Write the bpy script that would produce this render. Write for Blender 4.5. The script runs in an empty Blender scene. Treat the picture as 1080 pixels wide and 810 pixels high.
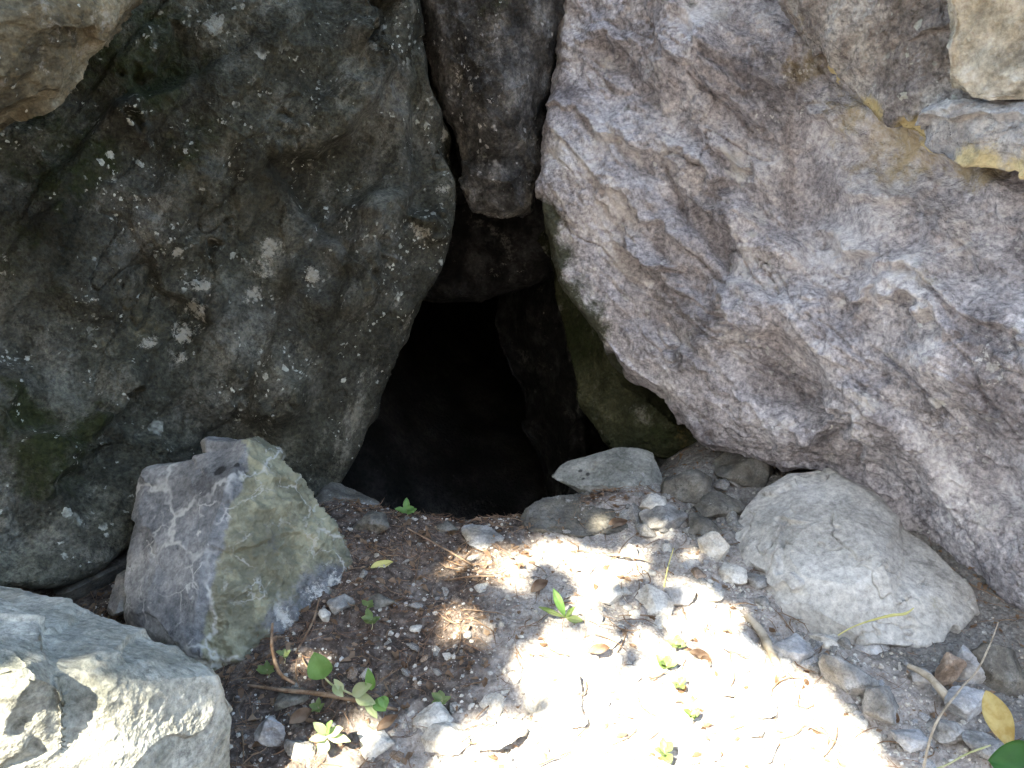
import bpy, bmesh, math, random
import numpy as np
from concurrent.futures import ThreadPoolExecutor
from mathutils import Vector, Matrix

random.seed(7)
RNG = np.random.default_rng(11)
scene = bpy.context.scene
COL = scene.collection

# ------------------------------------------------------------------ camera
PITCH = math.radians(22.0)
CAM = np.array([0.0, 0.0, 1.5])
FPX = 540.0 / math.tan(math.radians(32.5))
FW = np.array([0, math.cos(PITCH), -math.sin(PITCH)])
UP = np.array([0, math.sin(PITCH), math.cos(PITCH)])
RT = np.array([1.0, 0, 0])


def P(px, py, d):
    """world point seen at photo pixel (px, py) at distance d along the view axis"""
    px = np.asarray(px, float); py = np.asarray(py, float); d = np.asarray(d, float)
    return CAM + d[..., None] * (FW + ((px - 540) / FPX)[..., None] * RT + ((405 - py) / FPX)[..., None] * UP)


def pix(p):
    q = p - CAM
    d = q @ FW
    return 540 + FPX * (q @ RT) / d, 405 - FPX * (q @ UP) / d, d


cam_data = bpy.data.cameras.new('camera')
cam_data.sensor_width = 36
cam_data.lens = 18.0 / math.tan(math.radians(32.5))
cam_data.clip_start = 0.02
cam_data.clip_end = 2000
cam = bpy.data.objects.new('camera', cam_data)
COL.objects.link(cam)
cam.location = CAM
cam.rotation_euler = (math.radians(90) - PITCH, 0, 0)
scene.camera = cam

# ------------------------------------------------------------------ noise
_p = np.random.default_rng(3).permutation(256)
PERM = np.concatenate([_p, _p, _p]).astype(np.int32)
GR = np.random.default_rng(4).normal(size=(256, 3)); GR /= np.linalg.norm(GR, axis=1)[:, None]
CR = np.random.default_rng(5).random(size=(256, 3))
GR = GR.astype(np.float32); CR = CR.astype(np.float32)


def _hash(ix, iy, iz, seed):
    return PERM[PERM[PERM[(ix + seed * 17) & 255] + (iy & 255)] + (iz & 255)]


POOL = ThreadPoolExecutor(4)


def chunked(fn, p, n=24000):
    if len(p) <= n: return fn(p)
    return np.concatenate(list(POOL.map(fn, [p[i:i + n] for i in range(0, len(p), n)])))


def perlin(p, seed=0):
    p = np.asarray(p, np.float32)
    return chunked(lambda q: _perlin(q, seed), p)


def _perlin(p, seed):
    i = np.floor(p).astype(np.int32)
    f = p - i
    w = f * f * f * (f * (f * 6 - 15) + 10)
    out = 0
    for dx in (0, 1):
        wx = w[:, 0] if dx else 1 - w[:, 0]
        for dy in (0, 1):
            wy = w[:, 1] if dy else 1 - w[:, 1]
            for dz in (0, 1):
                wz = w[:, 2] if dz else 1 - w[:, 2]
                g = GR[_hash(i[:, 0] + dx, i[:, 1] + dy, i[:, 2] + dz, seed)]
                out = out + wx * wy * wz * (g[:, 0] * (f[:, 0] - dx) + g[:, 1] * (f[:, 1] - dy) + g[:, 2] * (f[:, 2] - dz))
    return (out * np.float32(1.6))


def fbm(p, octv=4, gain=0.5, seed=0, lac=2.03):
    a, s, o = 1.0, 1.0, 0
    for k in range(octv):
        o = o + a * perlin(p * s + k * 13.7, seed + k)
        a *= gain; s *= lac
    return o


def ridged(p, octv=4, gain=0.5, seed=0):
    a, s, o = 1.0, 1.0, 0
    for k in range(octv):
        o = o + a * (1 - 2 * np.abs(perlin(p * s + k * 7.1, seed + k)))
        a *= gain; s *= 2.1
    return o


def facets(p, k=0.6, m=1.0, seed=0, mode='min'):
    """continuous chipped surface: each cell is a tilted shallow bowl, cells meet in sharp ridges (min) or valleys (max)"""
    p = np.asarray(p, np.float32)
    return chunked(lambda q: _facets(q, np.float32(k), np.float32(m), seed, mode), p)


def _facets(p, k, m, seed, mode):
    i = np.floor(p).astype(np.int32)
    best = None
    for dx in (-1, 0, 1):
        for dy in (-1, 0, 1):
            for dz in (-1, 0, 1):
                cx, cy, cz = i[:, 0] + dx, i[:, 1] + dy, i[:, 2] + dz
                h = _hash(cx, cy, cz, seed)
                c = CR[h]
                vx = p[:, 0] - cx - c[:, 0]; vy = p[:, 1] - cy - c[:, 1]; vz = p[:, 2] - cz - c[:, 2]
                g = GR[(h * 7 + 13) & 255]
                lin = k * (vx * g[:, 0] + vy * g[:, 1] + vz * g[:, 2])
                q = m * (vx * vx + vy * vy + vz * vz)
                v = lin + q if mode == 'min' else lin - q
                best = v if best is None else (np.minimum(best, v) if mode == 'min' else np.maximum(best, v))
    return best


def ledges(p, nrm, freq, seed=0, wob=.35, lip=.07):
    """broken steps: each bed sticks out at its lower lip and recedes above it"""
    n = np.asarray(nrm, float); n = n / np.linalg.norm(n)
    x = (p @ n) * freq + wob * fbm(p * 2.3, 3, .55, seed) * 2 + .12 * fbm(p * 14, 2, .6, seed + 4)
    t = x - np.floor(x)
    bed = np.floor(x)
    h = (1 - t) * sstep(t, 0, lip)
    # every bed is broken along its length
    a = sstep(fbm(np.stack([p[:, 0] * 2.6 + bed * 3.7, p[:, 1] * 2.6, p[:, 2] * 2.6 + bed * 1.9], 1), 2, .5, seed + 7), -.25, .45)
    return h * a


def cracks(q, scale, width, seed):
    """thin grooves where a noise field changes sign, broken up along their length"""
    n = np.abs(perlin(q * scale + .25 * perlin(q * scale * 4, seed + 2)[:, None], seed))
    m = sstep(perlin(q * scale * .7 + 5, seed + 1), -.05, .25)
    return -np.exp(-(n / width) ** 2) * m


def axes_scale(p, along, s_al, s_ac):
    """noise coordinates stretched along a world direction"""
    a = np.asarray(along, float); a /= np.linalg.norm(a)
    t = p @ a
    return (p - t[:, None] * a) * s_ac + t[:, None] * a * s_al


def sstep(x, a, b):
    t = np.clip((x - a) / (b - a), 0, 1)
    return t * t * (3 - 2 * t)


# ------------------------------------------------------------------ mesh helpers
def mesh_np(name, verts, faces, mat=None, parent=None, smooth=True, attrs=None, link=True):
    me = bpy.data.meshes.new(name)
    verts = np.asarray(verts, np.float32)
    faces = np.asarray(faces, np.int32)
    me.vertices.add(len(verts)); me.vertices.foreach_set('co', verts.ravel())
    n = faces.shape[1]
    me.loops.add(faces.size); me.loops.foreach_set('vertex_index', faces.ravel())
    me.polygons.add(len(faces))
    me.polygons.foreach_set('loop_start', np.arange(0, faces.size, n, dtype=np.int32))
    me.polygons.foreach_set('use_smooth', np.full(len(faces), smooth))
    me.update(calc_edges=True)
    if attrs:
        for k, v in attrs.items():
            at = me.attributes.new(k, 'FLOAT', 'POINT')
            at.data.foreach_set('value', np.asarray(v, np.float32))
    if mat: me.materials.append(mat)
    o = bpy.data.objects.new(name, me)
    if link: COL.objects.link(o)
    if parent: o.parent = parent
    return o


def tag(o, label=None, cat=None, group=None, kind=None):
    if label: o['label'] = label
    if cat: o['category'] = cat
    if group: o['group'] = group
    if kind: o['kind'] = kind
    return o


def grid_faces(n, m):
    i = np.arange(n - 1)[:, None] * m + np.arange(m - 1)[None, :]
    i = i.ravel()
    return np.stack([i, i + 1, i + m + 1, i + m], 1)


def grid_normals(G):
    du = np.gradient(G, axis=0); dv = np.gradient(G, axis=1)
    n = np.cross(du, dv)
    return n / (np.linalg.norm(n, axis=2)[..., None] + 1e-12)


def mesh_normals(v, f):
    n = np.zeros_like(v)
    fn = np.cross(v[f[:, 1]] - v[f[:, 0]], v[f[:, 2]] - v[f[:, 0]])
    for k in range(3):
        for c in range(3):
            n[:, c] += np.bincount(f[:, k], fn[:, c], len(v))
    return n / (np.linalg.norm(n, axis=1)[:, None] + 1e-12)


_ICO = {}


def ico(level):
    if level not in _ICO:
        bm = bmesh.new()
        bmesh.ops.create_icosphere(bm, subdivisions=level, radius=1)
        v = np.array([x.co[:] for x in bm.verts]); f = np.array([[x.index for x in q.verts] for q in bm.faces])
        bm.free()
        _ICO[level] = (v / np.linalg.norm(v, axis=1)[:, None], f)
    return _ICO[level]


def hull_planes(pts):
    bm = bmesh.new()
    for q in pts: bm.verts.new(q)
    r = bmesh.ops.convex_hull(bm, input=bm.verts)
    bm.normal_update()
    cen = np.mean(pts, 0)
    pl = []
    for f in bm.faces:
        n = np.array(f.normal[:]); c = np.array(f.calc_center_median()[:])
        if n @ (c - cen) < 0: n = -n
        if not any(abs(n @ q[0]) > .9995 and abs(n @ c - q[1]) < 2e-3 for q in pl): pl.append((n, n @ c))
    bm.free()
    return np.array([q[0] for q in pl]), np.array([q[1] for q in pl])


def star_rock(hulls, level=8, rnd=0.012, centre=None, cuts=0, cdepth=(.01, .06), cseed=1):
    """surface of the union of convex blocks seen from a common centre; edges worn round by rnd metres"""
    allp = np.concatenate(hulls)
    cen = np.mean(hulls[0], 0) if centre is None else np.asarray(centre)
    ext = allp.max(0) - allp.min(0)
    d, f = ico(level)
    d = d * ext; d /= np.linalg.norm(d, axis=1)[:, None]
    R = None
    for h in hulls:
        N, D = hull_planes(h)
        den = d @ N.T
        dist = (D - N @ cen)
        r = np.where(den > 1e-4, dist[None, :] / np.maximum(den, 1e-4), 1e3)
        if rnd > 0:
            k = rnd * 0.7
            mn = r.min(1)
            r = mn - k * np.log(np.exp(-(r - mn[:, None]) / k).sum(1))
        else: r = r.min(1)
        R = r if R is None else np.maximum(R, r)
    if cuts:
        rr = np.random.default_rng(cseed)
        V = d * R[:, None]; size = float(np.mean(ext))
        for k in range(cuts):
            n = rr.normal(size=3); n /= np.linalg.norm(n)
            D = (V @ n).max() - size * rr.uniform(*cdepth)
            den = d @ n
            R = np.where(den > 1e-3, np.minimum(R, D / np.maximum(den, 1e-3)), R)
        # long flat flaws that step in from the edges
    return cen + d * R[:, None], f


def catmull(ctrl, ts):
    """ctrl (n, ...) sampled at ts in [0, n-1]"""
    n = len(ctrl)
    i = np.clip(np.floor(ts).astype(int), 0, n - 2)
    t = (ts - i).reshape((-1,) + (1,) * (ctrl.ndim - 1))
    p0 = ctrl[np.clip(i - 1, 0, n - 1)]; p1 = ctrl[i]; p2 = ctrl[i + 1]; p3 = ctrl[np.clip(i + 2, 0, n - 1)]
    return 0.5 * ((2 * p1) + (-p0 + p2) * t + (2 * p0 - 5 * p1 + 4 * p2 - p3) * t ** 2 + (-p0 + 3 * p1 - 3 * p2 + p3) * t ** 3)


# ------------------------------------------------------------------ material helpers
class NT:
    def __init__(s, name):
        s.m = bpy.data.materials.new(name); s.m.use_nodes = True
        s.t = s.m.node_tree; s.t.nodes.clear()
        s.out = s.n('ShaderNodeOutputMaterial')
        s.tc = s.n('ShaderNodeTexCoord').outputs['Object']

    def n(s, typ, **kw):
        nd = s.t.nodes.new(typ)
        for k, v in kw.items(): setattr(nd, k, v)
        return nd

    def link(s, a, b): s.t.links.new(a, b)

    def setin(s, sock, v):
        if isinstance(v, bpy.types.NodeSocket): s.link(v, sock)
        elif isinstance(v, (tuple, list)) and len(v) == 3 and sock.type == 'RGBA': sock.default_value = (*v, 1)
        else: sock.default_value = v

    def mapping(s, scale=(1, 1, 1), rot=(0, 0, 0), loc=(0, 0, 0), src=None):
        m = s.n('ShaderNodeMapping')
        m.inputs['Scale'].default_value = scale; m.inputs['Rotation'].default_value = rot; m.inputs['Location'].default_value = loc
        s.link(src or s.tc, m.inputs['Vector']); return m.outputs[0]

    def along(s, vec, axis, k):
        a = np.array(axis, float); a = a / np.linalg.norm(a)
        d = s.n('ShaderNodeVectorMath', operation='DOT_PRODUCT'); s.link(vec, d.inputs[0]); d.inputs[1].default_value = tuple(a)
        m = s.n('ShaderNodeVectorMath', operation='SCALE'); m.inputs[0].default_value = tuple(a)
        s.link(s.math('MULTIPLY', d.outputs['Value'], 1 - k), m.inputs['Scale'])
        o = s.n('ShaderNodeVectorMath', operation='SUBTRACT'); s.link(vec, o.inputs[0]); s.link(m.outputs[0], o.inputs[1])
        return o.outputs[0]

    def noise(s, scale, detail=6, rough=0.6, dist=0.0, vec=None, color=False):
        n = s.n('ShaderNodeTexNoise')
        n.inputs['Scale'].default_value = scale; n.inputs['Detail'].default_value = detail
        n.inputs['Roughness'].default_value = rough; n.inputs['Distortion'].default_value = dist
        s.link(vec or s.tc, n.inputs['Vector']); return n.outputs['Color' if color else 'Fac']

    def voro(s, scale, feature='F1', vec=None, out='Distance', rand=1.0):
        n = s.n('ShaderNodeTexVoronoi', feature=feature)
        n.inputs['Scale'].default_value = scale; n.inputs['Randomness'].default_value = rand
        s.link(vec or s.tc, n.inputs['Vector']); return n.outputs[out]

    def math(s, op, a, b=None, clamp=False):
        n = s.n('ShaderNodeMath', operation=op, use_clamp=clamp)
        s.setin(n.inputs[0], a)
        if b is not None: s.setin(n.inputs[1], b)
        return n.outputs[0]

    def rng(s, v, a, b, c=0.0, d=1.0, smooth=True):
        n = s.n('ShaderNodeMapRange', interpolation_type='SMOOTHSTEP' if smooth else 'LINEAR')
        s.link(v, n.inputs[0])
        for k, x in enumerate((a, b, c, d)): n.inputs[k + 1].default_value = x
        return n.outputs[0]

    def mix(s, f, a, b, mode='MIX'):
        n = s.n('ShaderNodeMix', data_type='RGBA', blend_type=mode)
        s.setin(n.inputs[0], f); s.setin(n.inputs[6], a); s.setin(n.inputs[7], b)
        return n.outputs[2]

    def ramp(s, v, stops):
        n = s.n('ShaderNodeValToRGB')
        e = n.color_ramp.elements
        while len(e) < len(stops): e.new(0.5)
        for el, (p, c) in zip(e, stops): el.position = p; el.color = (*c, 1)
        s.link(v, n.inputs[0]); return n.outputs[0]

    def attr(s, name):
        n = s.n('ShaderNodeAttribute', attribute_name=name); return n.outputs['Fac']

    def warp(s, scale, amt, vec=None):
        c = s.noise(scale, 4, .6, 0, vec, True)
        a = s.n('ShaderNodeVectorMath', operation='SUBTRACT'); s.link(c, a.inputs[0]); a.inputs[1].default_value = (.5, .5, .5)
        b = s.n('ShaderNodeVectorMath', operation='SCALE'); s.link(a.outputs[0], b.inputs[0]); b.inputs['Scale'].default_value = amt
        d = s.n('ShaderNodeVectorMath', operation='ADD'); s.link(vec or s.tc, d.inputs[0]); s.link(b.outputs[0], d.inputs[1])
        return d.outputs[0]

    def finish(s, color, rough=0.9, bump=None, bstr=0.5, bdist=0.01, spec=0.3, transl=None):
        b = s.n('ShaderNodeBsdfPrincipled')
        s.setin(b.inputs['Base Color'], color); s.setin(b.inputs['Roughness'], rough)
        b.inputs['Specular IOR Level'].default_value = spec
        if bump is not None:
            n = s.n('ShaderNodeBump'); n.inputs['Strength'].default_value = bstr; n.inputs['Distance'].default_value = bdist
            s.link(bump, n.inputs['Height']); s.link(n.outputs[0], b.inputs['Normal'])
        sh = b.outputs[0]
        if transl is not None:
            t = s.n('ShaderNodeBsdfTranslucent'); s.setin(t.inputs[0], transl)
            a = s.n('ShaderNodeMixShader'); a.inputs[0].default_value = 0.45
            s.link(sh, a.inputs[1]); s.link(t.outputs[0], a.inputs[2]); sh = a.outputs[0]
        s.link(sh, s.out.inputs[0])
        return s.m


def rock_mat(name, dark, mid, light, big=2.2, mott=9.0, contrast=1.0, lichen=0.0, lichen_col=(.62, .64, .58),
             veins=0.0, vein_col=(.6, .6, .58), strata=None, bstr=0.6, bdist=0.012, moss_col=(.035, .05, .012),
             ochre_col=(.30, .22, .09), spec=.25, rough=.88, speck=.5, attrs=False, pale_col=(.55, .53, .5), seed=0.0, hue=(1, .9, .76), hue_amt=.6, crust=.5, bfreq=1.0):
    s = NT(name)
    v0 = s.mapping(loc=(seed, seed * 1.7, -seed))
    vw = s.warp(3.0, .05, v0)
    n1 = s.noise(big, 5, .62, 0, vw)
    vs = vw
    if strata is not None:
        vs = s.along(vw, strata[0], strata[1])
    n2 = s.noise(mott, 8, .68, 0, vs)
    f1 = s.math('ADD', s.math('MULTIPLY', n1, .45), s.math('MULTIPLY', n2, .55))
    w = .12 / contrast
    col = s.ramp(f1, [(max(.5 - w, 0), dark), (.5, mid), (min(.5 + w, 1), light)])
    # warm and cool drifts of the stone itself
    nh = s.noise(big * 1.3, 3, .6, .5, s.mapping(loc=(31, 7, 4), src=v0))
    col = s.mix(s.rng(nh, .38, .62, 0, hue_amt), col, hue, 'MULTIPLY')
    # fine grain
    n3 = s.noise(mott * 10, 5, .75, 0, v0)
    col = s.mix(speck, col, s.ramp(n3, [(.34, (.12, .12, .13)), (.5, (.5, .5, .5)), (.67, (.92, .91, .89))]), 'OVERLAY')
    # pale mineral crust and dark stain patches
    n4 = s.noise(mott * .8, 8, .8, .1, s.mapping(loc=(5, 2, 8), src=vs))
    col = s.mix(s.rng(n4, .565, .66, 0, crust), col, pale_col)
    n5 = s.noise(mott * 1.4, 8, .8, .1, s.mapping(loc=(15, 12, 3), src=vs))
    col = s.mix(s.rng(n5, .56, .67, 0, .7), col, tuple(x * .5 for x in dark))
    if attrs:
        nm = s.noise(16, 7, .78, 0, v0)
        nmc = s.math('SUBTRACT', nm, .5)
        stain = s.math('ADD', s.attr('stain'), s.math('MULTIPLY', nmc, 1.6))
        oc = s.mix(s.rng(n2, .42, .60), tuple(x * .62 for x in ochre_col), tuple(min(x * 1.35, .8) for x in ochre_col))
        col = s.mix(s.rng(stain, .35, .8, 0, .85), col, oc)
        pale = s.math('ADD', s.attr('pale'), s.math('MULTIPLY', s.math('SUBTRACT', s.noise(24, 8, .82, .1, v0), .5), 3.4))
        col = s.mix(s.rng(pale, .62, .9, 0, .8), col, pale_col)
        ms = s.math('ADD', s.attr('moss'), s.math('MULTIPLY', s.math('SUBTRACT', s.noise(9, 8, .78, .3, v0), .5), 1.8))  # mask carries moss, and the painted shade of pits on some boulders
        mc = s.mix(s.rng(n3, .35, .65), moss_col, tuple(x * 2.3 for x in moss_col))
        col = s.mix(s.rng(ms, .4, .85, 0, .92), col, mc)
    if veins > 0:
        vv = s.warp(5, .22, v0)
        e = s.voro(3.3, 'DISTANCE_TO_EDGE', vv)
        vn = s.rng(s.noise(4, 4, .6, 0, v0), .42, .6)
        vf = s.math('MULTIPLY', s.rng(e, .0, .035, 1, 0), vn)
        e2 = s.voro(11, 'DISTANCE_TO_EDGE', s.warp(9, .1, v0))
        vf2 = s.math('MULTIPLY', s.rng(e2, .0, .045, .8, 0), s.rng(s.noise(6, 4, .6, 0, s.mapping(loc=(3, 3, 1))), .5, .62))
        col = s.mix(s.math('MULTIPLY', s.math('MAXIMUM', vf, vf2), veins), col, vein_col)
    if lichen > 0:
        lw = s.warp(38, .035, v0)
        tot = None
        for sc, th, lo in ((13, .24, .60), (34, .30, .60), (80, .32, .57)):
            vn = s.n('ShaderNodeTexVoronoi'); vn.inputs['Scale'].default_value = sc; s.link(lw, vn.inputs['Vector'])
            cc = s.n('ShaderNodeSeparateColor'); s.link(vn.outputs['Color'], cc.inputs[0])
            # every spot has a size of its own
            sz = s.math('MULTIPLY', s.math('POWER', cc.outputs[1], 2.0), th * 1.9)
            sp = s.rng(s.math('SUBTRACT', vn.outputs['Distance'], sz), -.03, .02, 1, 0)
            sp = s.math('MULTIPLY', sp, s.math('LESS_THAN', cc.outputs[0], .34 * lichen))
            area = s.rng(s.noise(3.2 + sc * .05, 4, .7, 0, s.mapping(loc=(sc, 0, 0), src=v0)), lo - .05, lo + .03)
            if attrs: area = s.math('MAXIMUM', area, s.rng(s.attr('lich'), .2, .8))
            sp = s.math('MULTIPLY', sp, area)
            tot = sp if tot is None else s.math('MAXIMUM', tot, sp)
        col = s.mix(s.math('MULTIPLY', tot, s.rng(n3, .3, .6, .55, .95)), col, s.mix(s.rng(nh, .4, .6), lichen_col, tuple(x * .65 for x in lichen_col)))
    b1 = s.noise(40 * bfreq, 5, .62, .1, v0)
    b2 = s.voro(60 * bfreq, 'F1', vw)
    b3 = s.voro(150 * bfreq, 'F1', v0)
    bh = s.math('ADD', s.math('ADD', b1, s.math('MULTIPLY', b3, .22)), s.math('MULTIPLY', b2, .40))
    return s.finish(col, rough, bh, bstr, bdist, spec)


def simple_mat(name, c1, c2, scale=30, bstr=.3, bdist=.002, rough=.8, transl=None, spec=.3, detail=6):
    s = NT(name)
    n = s.noise(scale, detail, .65)
    oi = s.n('ShaderNodeObjectInfo')
    col = s.mix(s.rng(n, .35, .65), c1, c2)
    return s.finish(col, rough, n, bstr, bdist, spec, transl)

# ------------------------------------------------------------------ materials
M = {}
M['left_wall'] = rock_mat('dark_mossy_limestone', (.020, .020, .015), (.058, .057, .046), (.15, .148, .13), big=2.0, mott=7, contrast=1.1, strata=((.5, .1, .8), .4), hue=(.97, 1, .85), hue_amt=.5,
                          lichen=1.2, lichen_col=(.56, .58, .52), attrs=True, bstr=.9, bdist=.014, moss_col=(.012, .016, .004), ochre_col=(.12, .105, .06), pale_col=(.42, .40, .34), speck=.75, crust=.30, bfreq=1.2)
M['right_wall'] = rock_mat('violet_grey_limestone', (.20, .19, .205), (.42, .405, .43), (.70, .69, .71), big=2.0, mott=6, contrast=1.15, strata=((.62, .21, -.77), .32), moss_col=(.018, .022, .007),
                           lichen=.8, lichen_col=(.74, .74, .72), attrs=True, bstr=.85, bdist=.011,
                           ochre_col=(.36, .29, .17), pale_col=(.74, .725, .70), speck=.75, seed=3.1, hue=(1, .95, .92), hue_amt=.4, crust=.6)
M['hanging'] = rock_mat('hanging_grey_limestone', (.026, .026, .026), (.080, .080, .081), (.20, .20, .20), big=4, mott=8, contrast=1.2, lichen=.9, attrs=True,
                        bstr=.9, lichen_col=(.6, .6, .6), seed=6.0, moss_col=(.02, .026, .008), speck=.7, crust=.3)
M['ochre_rock'] = rock_mat('ochre_limestone', (.05, .044, .030), (.14, .122, .085), (.25, .23, .175), big=5, mott=9, contrast=1.2, lichen=.2, bstr=.6, attrs=True, seed=2.2, crust=.3)
M['upper_slab'] = rock_mat('warm_grey_slab', (.12, .11, .11), (.29, .27, .27), (.52, .51, .5), big=3, mott=7, contrast=1.3, lichen=.7, attrs=True,
                           ochre_col=(.46, .37, .18), bstr=.9, seed=9.0, speck=.7)
M['cream_rock'] = rock_mat('cream_fractured_limestone', (.22, .205, .17), (.48, .455, .39), (.70, .68, .63), big=5, mott=7, contrast=1.2, bstr=.7, attrs=True,
                           ochre_col=(.55, .45, .22), seed=12., speck=.45)
M['blue_rock'] = rock_mat('blue_grey_fractured_limestone', (.22, .22, .23), (.42, .425, .45), (.62, .625, .64), big=5, mott=7, contrast=1.2, bstr=.7, attrs=True,
                          ochre_col=(.58, .50, .28), seed=14., speck=.45, hue_amt=.3)
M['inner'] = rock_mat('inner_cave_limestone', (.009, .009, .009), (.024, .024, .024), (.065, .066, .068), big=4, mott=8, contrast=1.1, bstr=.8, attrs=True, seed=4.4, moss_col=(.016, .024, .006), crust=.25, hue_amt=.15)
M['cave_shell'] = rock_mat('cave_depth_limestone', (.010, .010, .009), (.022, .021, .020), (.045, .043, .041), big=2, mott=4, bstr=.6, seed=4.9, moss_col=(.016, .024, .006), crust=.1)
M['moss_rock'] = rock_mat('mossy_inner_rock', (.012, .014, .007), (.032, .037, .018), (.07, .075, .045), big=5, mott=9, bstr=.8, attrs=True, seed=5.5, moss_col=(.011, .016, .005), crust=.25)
M['A_rock'] = rock_mat('veined_blue_limestone', (.10, .105, .115), (.175, .183, .195), (.29, .295, .30), big=3, mott=6, veins=.75, bstr=.4, bdist=.006, attrs=True, bfreq=1.6,
                       ochre_col=(.25, .243, .165), vein_col=(.52, .52, .5), pale_col=(.56, .55, .52), seed=1.3, speck=.5, moss_col=(.012, .012, .012), crust=.3, hue_amt=.3)
M['B_rock'] = rock_mat('pale_green_limestone', (.15, .155, .135), (.29, .292, .265), (.44, .44, .41), big=3, mott=7, contrast=1.0, hue_amt=.2, veins=.2, bstr=.5, bdist=.007, attrs=True, bfreq=1.5,
                       pale_col=(.56, .55, .50), seed=8.8, speck=.55, ochre_col=(.27, .25, .16), moss_col=(.045, .045, .035), crust=.45)
M['C_rock'] = rock_mat('light_grey_limestone', (.29, .28, .26), (.43, .42, .40), (.57, .56, .54), big=3, mott=5, contrast=.9, hue_amt=.15, veins=.15, bstr=.4, bdist=.006, attrs=True, bfreq=1.6,
                       pale_col=(.62, .62, .66), seed=10.1, speck=.45, ochre_col=(.40, .36, .25), crust=.4)
M['stone_pale'] = rock_mat('pale_stone', (.34, .33, .31), (.5, .49, .47), (.68, .67, .64), big=8, mott=14, bstr=.4, bdist=.004, speck=.4)
M['stone_grey'] = rock_mat('grey_stone', (.13, .13, .13), (.24, .24, .24), (.36, .36, .36), big=8, mott=14, bstr=.4, bdist=.004, speck=.4)
M['stone_grey_big'] = rock_mat('grey_green_limestone', (.16, .165, .15), (.25, .255, .24), (.38, .38, .36), big=3, mott=7, attrs=True, bstr=.4, bdist=.006, bfreq=1.6, hue_amt=.2, crust=.3, moss_col=(.02, .02, .02), pale_col=(.45, .45, .45))
M['stone_brown'] = rock_mat('brown_stone', (.13, .10, .08), (.26, .20, .16), (.42, .34, .28), big=8, mott=14, bstr=.4, bdist=.004, speck=.4)
M['stone_blue'] = rock_mat('blue_grey_stone', (.20, .205, .22), (.33, .34, .36), (.5, .505, .52), big=8, mott=14, veins=.4, bstr=.4, bdist=.004, speck=.3)
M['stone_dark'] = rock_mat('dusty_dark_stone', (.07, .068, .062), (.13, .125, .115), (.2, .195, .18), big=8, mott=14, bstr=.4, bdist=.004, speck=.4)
M['needle'] = simple_mat('pine_needle', (.12, .065, .042), (.30, .19, .125), 9)
M['litter'] = simple_mat('dry_leaf', (.12, .07, .045), (.36, .27, .2), 14, transl=(.35, .2, .1))
M['twig'] = simple_mat('dry_twig', (.13, .075, .045), (.28, .2, .14), 40)
M['grey_wood'] = simple_mat('weathered_wood', (.24, .20, .15), (.46, .40, .32), 30, bstr=.5)
M['green_leaf'] = simple_mat('fresh_leaf', (.15, .29, .09), (.25, .41, .16), 25, transl=(.3, .6, .12), rough=.5, bstr=.15)
M['pale_leaf'] = simple_mat('pale_leaf', (.42, .50, .28), (.56, .6, .42), 25, transl=(.5, .6, .3), rough=.5, bstr=.15)
M['grass_leaf'] = simple_mat('grass_blade', (.13, .19, .07), (.30, .34, .17), 25, transl=(.3, .5, .12), rough=.5)
M['dark_green_leaf'] = simple_mat('dark_green_leaf', (.035, .11, .025), (.06, .17, .04), 18, transl=(.1, .3, .05), rough=.4)
M['yellow_leaf'] = simple_mat('yellow_leaf', (.42, .29, .10), (.64, .55, .26), 45, transl=(.7, .55, .15), rough=.5)
M['straw'] = simple_mat('yellow_straw', (.42, .40, .14), (.58, .55, .24), 14)
M['stem'] = simple_mat('pale_stem', (.35, .38, .18), (.48, .46, .28), 30)
M['bark'] = simple_mat('bark', (.06, .045, .03), (.13, .10, .075), 12, bstr=.8, bdist=.02)
M['canopy'] = simple_mat('canopy_leaf', (.04, .09, .02), (.07, .14, .03), 3, transl=(.10, .22, .04))


def ground_material():
    s = NT('cave_mouth_soil')
    v = s.tc
    n1 = s.noise(5, 12, .7, .4, v)
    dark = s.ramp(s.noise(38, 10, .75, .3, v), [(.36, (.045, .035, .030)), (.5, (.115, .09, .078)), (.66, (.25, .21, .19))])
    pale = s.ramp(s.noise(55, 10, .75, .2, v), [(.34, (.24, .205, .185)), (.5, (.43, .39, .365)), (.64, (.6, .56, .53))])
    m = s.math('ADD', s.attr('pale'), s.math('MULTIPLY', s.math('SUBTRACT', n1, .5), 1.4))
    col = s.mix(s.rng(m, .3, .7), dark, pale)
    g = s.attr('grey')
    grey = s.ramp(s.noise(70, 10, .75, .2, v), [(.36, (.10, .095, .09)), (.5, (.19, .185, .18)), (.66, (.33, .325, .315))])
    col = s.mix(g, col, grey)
    # scattered crumbs of pale and rusty grit
    cc = s.n('ShaderNodeSeparateColor'); s.link(s.voro(140, 'F1', v, 'Color'), cc.inputs[0])
    sp = s.math('MULTIPLY', s.rng(s.voro(140, 'F1', v), .22, .34, 1, 0), s.math('GREATER_THAN', cc.outputs[0], .72))
    col = s.mix(s.math('MULTIPLY', sp, .75), col, s.mix(cc.outputs[1], (.42, .39, .36), (.28, .16, .10)))
    bh = s.math('ADD', s.noise(60, 12, .8, 0, v), s.math('MULTIPLY', s.voro(90, 'F1', v), .5))
    return s.finish(col, .95, bh, .9, .012, .15)


M['ground'] = ground_material()

# ------------------------------------------------------------------ ground
def gauss(x, y, cx, cy, rx, ry=None):
    ry = ry or rx
    return np.exp(-((x - cx) ** 2 / rx ** 2 + (y - cy) ** 2 / ry ** 2))


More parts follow.
